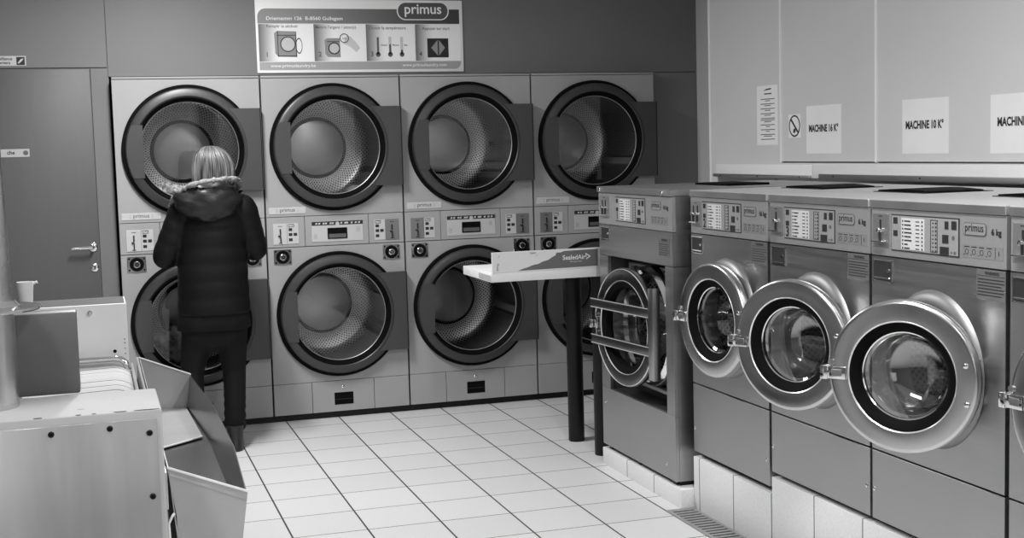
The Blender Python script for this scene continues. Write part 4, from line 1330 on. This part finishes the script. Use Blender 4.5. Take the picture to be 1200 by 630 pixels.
for s_ in (-1, 1):
    cap(SH[s_], .056, EL[s_], .042); cap(EL[s_], .042, WR[s_], .028)
    w_ = Vector(WR[s_]); f_ = (Vector((.10 * -s_, .95, .12))).normalized()
    side = f_.cross(Vector((0, 0, 1))).normalized()                      # to her right
    up_ = side.cross(f_).normalized()
    lens = [.072, .080, .075, .060]
    for q in range(4):
        o_ = side * ((q - 1.5) * .019)
        base = w_ + f_ * .088 + o_ * 1.05
        cap(tuple(w_ + o_ * .6), .015, tuple(base), .0125)
        d0_ = (f_ - up_ * .25).normalized(); d1_ = (f_ - up_ * .75).normalized(); d2_ = (f_ * .7 - up_ * 1.0).normalized()
        Lq = lens[q if s_ > 0 else 3 - q] if False else lens[q]
        j1 = base + d0_ * Lq * .5; j2 = j1 + d1_ * Lq * .3; j3 = j2 + d2_ * Lq * .24
        cap(tuple(base), .0095, tuple(j1), .0088); cap(tuple(j1), .0088, tuple(j2), .008); cap(tuple(j2), .008, tuple(j3), .007)
    tdir = -side if s_ > 0 else side                                       # thumbs point inwards
    tb0 = w_ + f_ * .028 + tdir * .024
    tb1 = tb0 + (f_ * .6 + tdir * .7 - up_ * .2).normalized() * .042
    tb2 = tb1 + (f_ * .9 + tdir * .2 - up_ * .3).normalized() * .030
    cap(tuple(tb0), .014, tuple(tb1), .0105); cap(tuple(tb1), .0105, tuple(tb2), .008)
HP = {-1: (.395, -.60, .82), 1: (.565, -.60, .82)}
KN = {-1: (.345, -.58, .455), 1: (.575, -.585, .44)}
AN = {-1: (.335, -.615, .085), 1: (.562, -.625, .085)}
for s_ in (-1, 1):
    cap(HP[s_], .086, KN[s_], .056); cap(KN[s_], .056, (KN[s_][0] * .45 + AN[s_][0] * .55, -.625, .28), .052); cap((KN[s_][0] * .45 + AN[s_][0] * .55, -.625, .28), .052, AN[s_], .036)
    cap((AN[s_][0], AN[s_][1] - .02, .045), .034, (AN[s_][0] + .01, AN[s_][1] + .14, .035), .030)
body = remesh(b.build('body', M_SKIN, pe), .006, 2)
for s_ in (-1, 1):
    ey = MB().ellipsoid((0, 0, 0), (.012, .012, .012), 16, 10).build('eye', M_WPRINT, pe, P(.51 + s_ * .030, -.4985, 1.604))
    MB().ellipsoid((0, .0088, 0), (.0055, .0042, .0055), 12, 8).build('iris', M_PRINT, ey)
# trousers
b = MB()
b.loft([(P(.462, 0, 0)[0], .0, .555, .030, .030), (P(.466, 0, 0)[0], 0, .60, .105, .085), (P(.472, 0, 0)[0], 0, .66, .176, .125), (-.014, 0, .84, .172, .125)], 28)
for s_ in (-1, 1):
    k = KN[s_]; a = AN[s_]
    b.capsule(P(HP[s_][0], -.60, .72), .100, P(k[0], k[1], k[2]), .066)
    mid = (k[0] * .5 + a[0] * .5, -.622, .27)
    b.capsule(P(*k), .066, P(*mid), .060)
    b.capsule(P(*mid), .060, P(a[0], a[1], .115), .047)
    for q in range(5):
        z = .36 - q * .052
        f = (.44 - z) / .36
        b.capsule(P(k[0] + (a[0] - k[0]) * f - .012, -.614, z), .052, P(k[0] + (a[0] - k[0]) * f + .012, -.614, z - .012), .050)
remesh(b.build('trousers', M_TROUS, pe), .009, 2)
for s_ in (-1, 1):
    a = AN[s_]
    b = MB()
    b.loft([(0, .045, .0, .043, .128, 2.6), (0, .045, .018, .046, .132, 2.6), (0, .040, .045, .044, .122, 2.4), (0, .015, .075, .043, .085), (0, -.012, .115, .047, .056), (0, -.016, .14, .046, .052)], 26)
    sh = b.build('shoe', M_SHOE, pe, P(a[0], a[1], .0015), ang=60)
    sh.rotation_euler = (0, 0, -.10 * s_)
# coat: lofted quilted torso and sleeves
b = MB()
secs = []
N_ = 46
for q in range(N_ + 1):
    z = .775 + (1.43 - .775) * q / N_
    f = q / N_
    puff = abs(math.sin(PI * (z - .775) / .094)) ** .6 * .005
    if z < 1.28:
        rx = .196 - .022 * f
        cx = .478 + .012 * f
    else:
        e = (z - 1.28) / .15
        rx = (.176) * math.sqrt(max(0, 1 - (.72 * e) ** 2)) - .012 * e
        cx = .49
    ry = .150 - .02 * f if z < 1.28 else .130 * (1 - .25 * (z - 1.28) / .15)
    secs.append((cx - PX, -.005, z, rx + puff, ry + puff, 2.3))
b.loft(secs, 40)
for s_ in (-1, 1):
    S, E_, W_ = Vector(SH[s_]), Vector(EL[s_]), Vector(WR[s_])
    E_ = E_ + Vector((.006 * s_, 0, 0))
    for (A_, B_, ra, rb) in ((S, E_, .088, .074), (E_, W_, .074, .056)):
        n_ = 4
        for q in range(n_):
            a_ = A_.lerp(B_, q / n_); c_ = A_.lerp(B_, (q + 1) / n_)
            r_ = ra + (rb - ra) * (q + .5) / n_
            b.capsule(P(*a_.lerp(c_, .25)), r_, P(*a_.lerp(c_, .75)), r_ * .985)
            b.capsule(P(*a_), r_ - .004, P(*c_), r_ - .006)
coat = remesh(b.build('coat', M_COAT, pe), .010, 3)
# longer under layer showing below the hem
b = MB(); b.loft([(.474 - PX, -.004, .690, .199, .142, 2.3), (.474 - PX, -.004, .695, .203, .146, 2.3), (.476 - PX, -.004, .79, .194, .140, 2.3), (.478 - PX, -.004, .84, .18, .13, 2.3)], 48)
b.build('tunic', M_TROUS, pe, ang=60)
# hood hanging on the back and its fur edge
def hw(p, w):
    k = 1 + .03 * math.sin(7 * p.x + 6 * p.z) + .025 * math.sin(9 * p.x - 11 * p.z + 1) + .012 * math.sin(21 * p.z + 9 * p.x)
    if p.z < 0:
        w = Vector((w.x * (1 - .45 * p.z * p.z), w.y, w.z))
    return w * k
b = MB(); b.ellipsoid(P(.462, -.692, 1.400), (.182, .105, .125), 48, 30, hw)
b.build('hood', M_HOOD, pe, ang=80)
path = [(.275, -.60, 1.385), (.288, -.66, 1.425), (.318, -.72, 1.462), (.365, -.765, 1.493), (.43, -.790, 1.510), (.50, -.795, 1.520), (.56, -.785, 1.525), (.610, -.755, 1.522), (.632, -.70, 1.512), (.645, -.63, 1.490), (.640, -.57, 1.46)]
pts, rs = [], []
rnd = random.Random(9)
for a_, c_ in zip(path, path[1:]):
    for q in range(6):
        f = q / 6
        pts.append(P(*[a_[k] + (c_[k] - a_[k]) * f + rnd.uniform(-.003, .003) for k in range(3)]))
        rs.append(.0135 + rnd.uniform(-.004, .004))
b = MB(); b.tube(pts, rs, 12); b.build('fur_trim', M_FUR, pe, ang=80)
# hair: straight bob, strands combed down from a parting left of the crown
b = MB()
prof = [(1.706, .004), (1.7045, .022), (1.700, .042), (1.690, .062), (1.676, .079), (1.655, .094), (1.630, .104), (1.600, .1105), (1.570, .1135), (1.545, .115), (1.520, .1145), (1.495, .110), (1.475, .096), (1.470, .05)]
n = 180
rnd = random.Random(21)
tufts = [(rnd.choice((7, 11, 17, 23, 29, 41)), rnd.uniform(0, 6.3), rnd.uniform(-5, 5), rnd.uniform(.0010, .0034)) for _ in range(12)]
rings = []
for (z, r) in prof:
    f = min(1, (1.706 - z) / .10)
    ring = []
    for i in range(n):
        a = 2 * PI * i / n
        k = sum(am * math.sin(fr * a + ph + tw * (1.7 - z) * 3) for fr, ph, tw, am in tufts) * f
        rx = (r + k) * (1 - .02 * math.sin(a)); ry = (r + k) * 1.03
        y = ry * math.sin(a)
        if y > .05 and z < 1.66: y = .05 + (y - .05) * .45          # open towards the face
        ring.append(b.v(*P(.510 - .012 * (1 - f) + rx * math.cos(a), -.606 + y, z + (.004 * math.sin(9 * a) if z < 1.5 else 0))))
    rings.append(ring)
for q in range(len(prof) - 1):
    for i in range(n):
        j = (i + 1) % n
        u0, u1 = i / n, (i + 1) / n
        v0, v1 = q / 12, (q + 1) / 12
        b.face([rings[q][i], rings[q + 1][i], rings[q + 1][j], rings[q][j]], [(u0, v0), (u0, v1), (u1, v1), (u1, v0)])
b.face(rings[0]); b.face(rings[-1][::-1])
b.build('hair', M_HAIR, pe, ang=80)

# ------------------------------------------------------------------ ceiling lamps
def lamp(name, label, x, y, lx, ly, power):
    t = thing(name, label, 'lamp', (x, y, ZC - .09), None)
    b = MB(); b.box(-lx / 2 - .03, lx / 2 + .03, -ly / 2 - .03, ly / 2 + .03, .03, .0895, .005); b.build('housing', M_WHITE, t)
    MB().box(-lx / 2, lx / 2, -ly / 2, ly / 2, .012, .03, .002).build('diffuser', M_TUBE, t)
    L = bpy.data.lights.new(name, 'AREA'); L.shape = 'RECTANGLE'; L.size = lx; L.size_y = ly; L.energy = power
    o = bpy.data.objects.new('light_source', L); COL.objects.link(o); o.parent = t; o.location = (0, 0, .008)
lamp('ceiling_lamp', 'ceiling lamp nearest the dryers above the ironer end', .32, -1.5, .16, 1.0, 84)
lamp('ceiling_lamp', 'ceiling lamp above the middle of the aisle', 1.6, -5.1, .16, 1.2, 61)
lamp('ceiling_lamp', 'ceiling lamp near the street window', .9, -7.6, .16, 1.2, 30)
lamp('ceiling_lamp', 'added unseen ceiling lamp over the near end of the ironer', -.7, -5.6, .16, 1.2, 26)  # added out of view to brighten the ironer's top and side panel

# daylight through the street windows
w = bpy.data.worlds.new('daylight')
scene.world = w
w.use_nodes = True
bg = w.node_tree.nodes['Background']
bg.inputs[0].default_value = (1, 1, 1, 1)
bg.inputs[1].default_value = 1.0

# ------------------------------------------------------------------ camera
f_px, yaw, pit, rol = 1547.3889, .3070, .0908, -.0271
fw = Vector((math.sin(yaw) * math.cos(pit), math.cos(yaw) * math.cos(pit), -math.sin(pit)))
rt = Vector((math.cos(yaw), -math.sin(yaw), 0))
up = rt.cross(fw)
r2 = rt * math.cos(rol) + up * math.sin(rol)
u2 = up * math.cos(rol) - rt * math.sin(rol)
cam = bpy.data.cameras.new('camera')
cam.sensor_width = 36
cam.lens = f_px / 1200 * 36
cam.clip_start = .05
co = bpy.data.objects.new('camera', cam)
COL.objects.link(co)
R3 = Matrix((r2, u2, -fw)).transposed()
co.matrix_world = Matrix.Translation((-.1452, -8.0972, 1.6451)) @ R3.to_4x4()
scene.camera = co

vs = scene.view_settings
scene.display_settings.display_device = 'sRGB'
vs.view_transform = 'Standard'
vs.look = 'None'
vs.exposure = 0.0
vs.gamma = 1.0
vs.use_curve_mapping = False
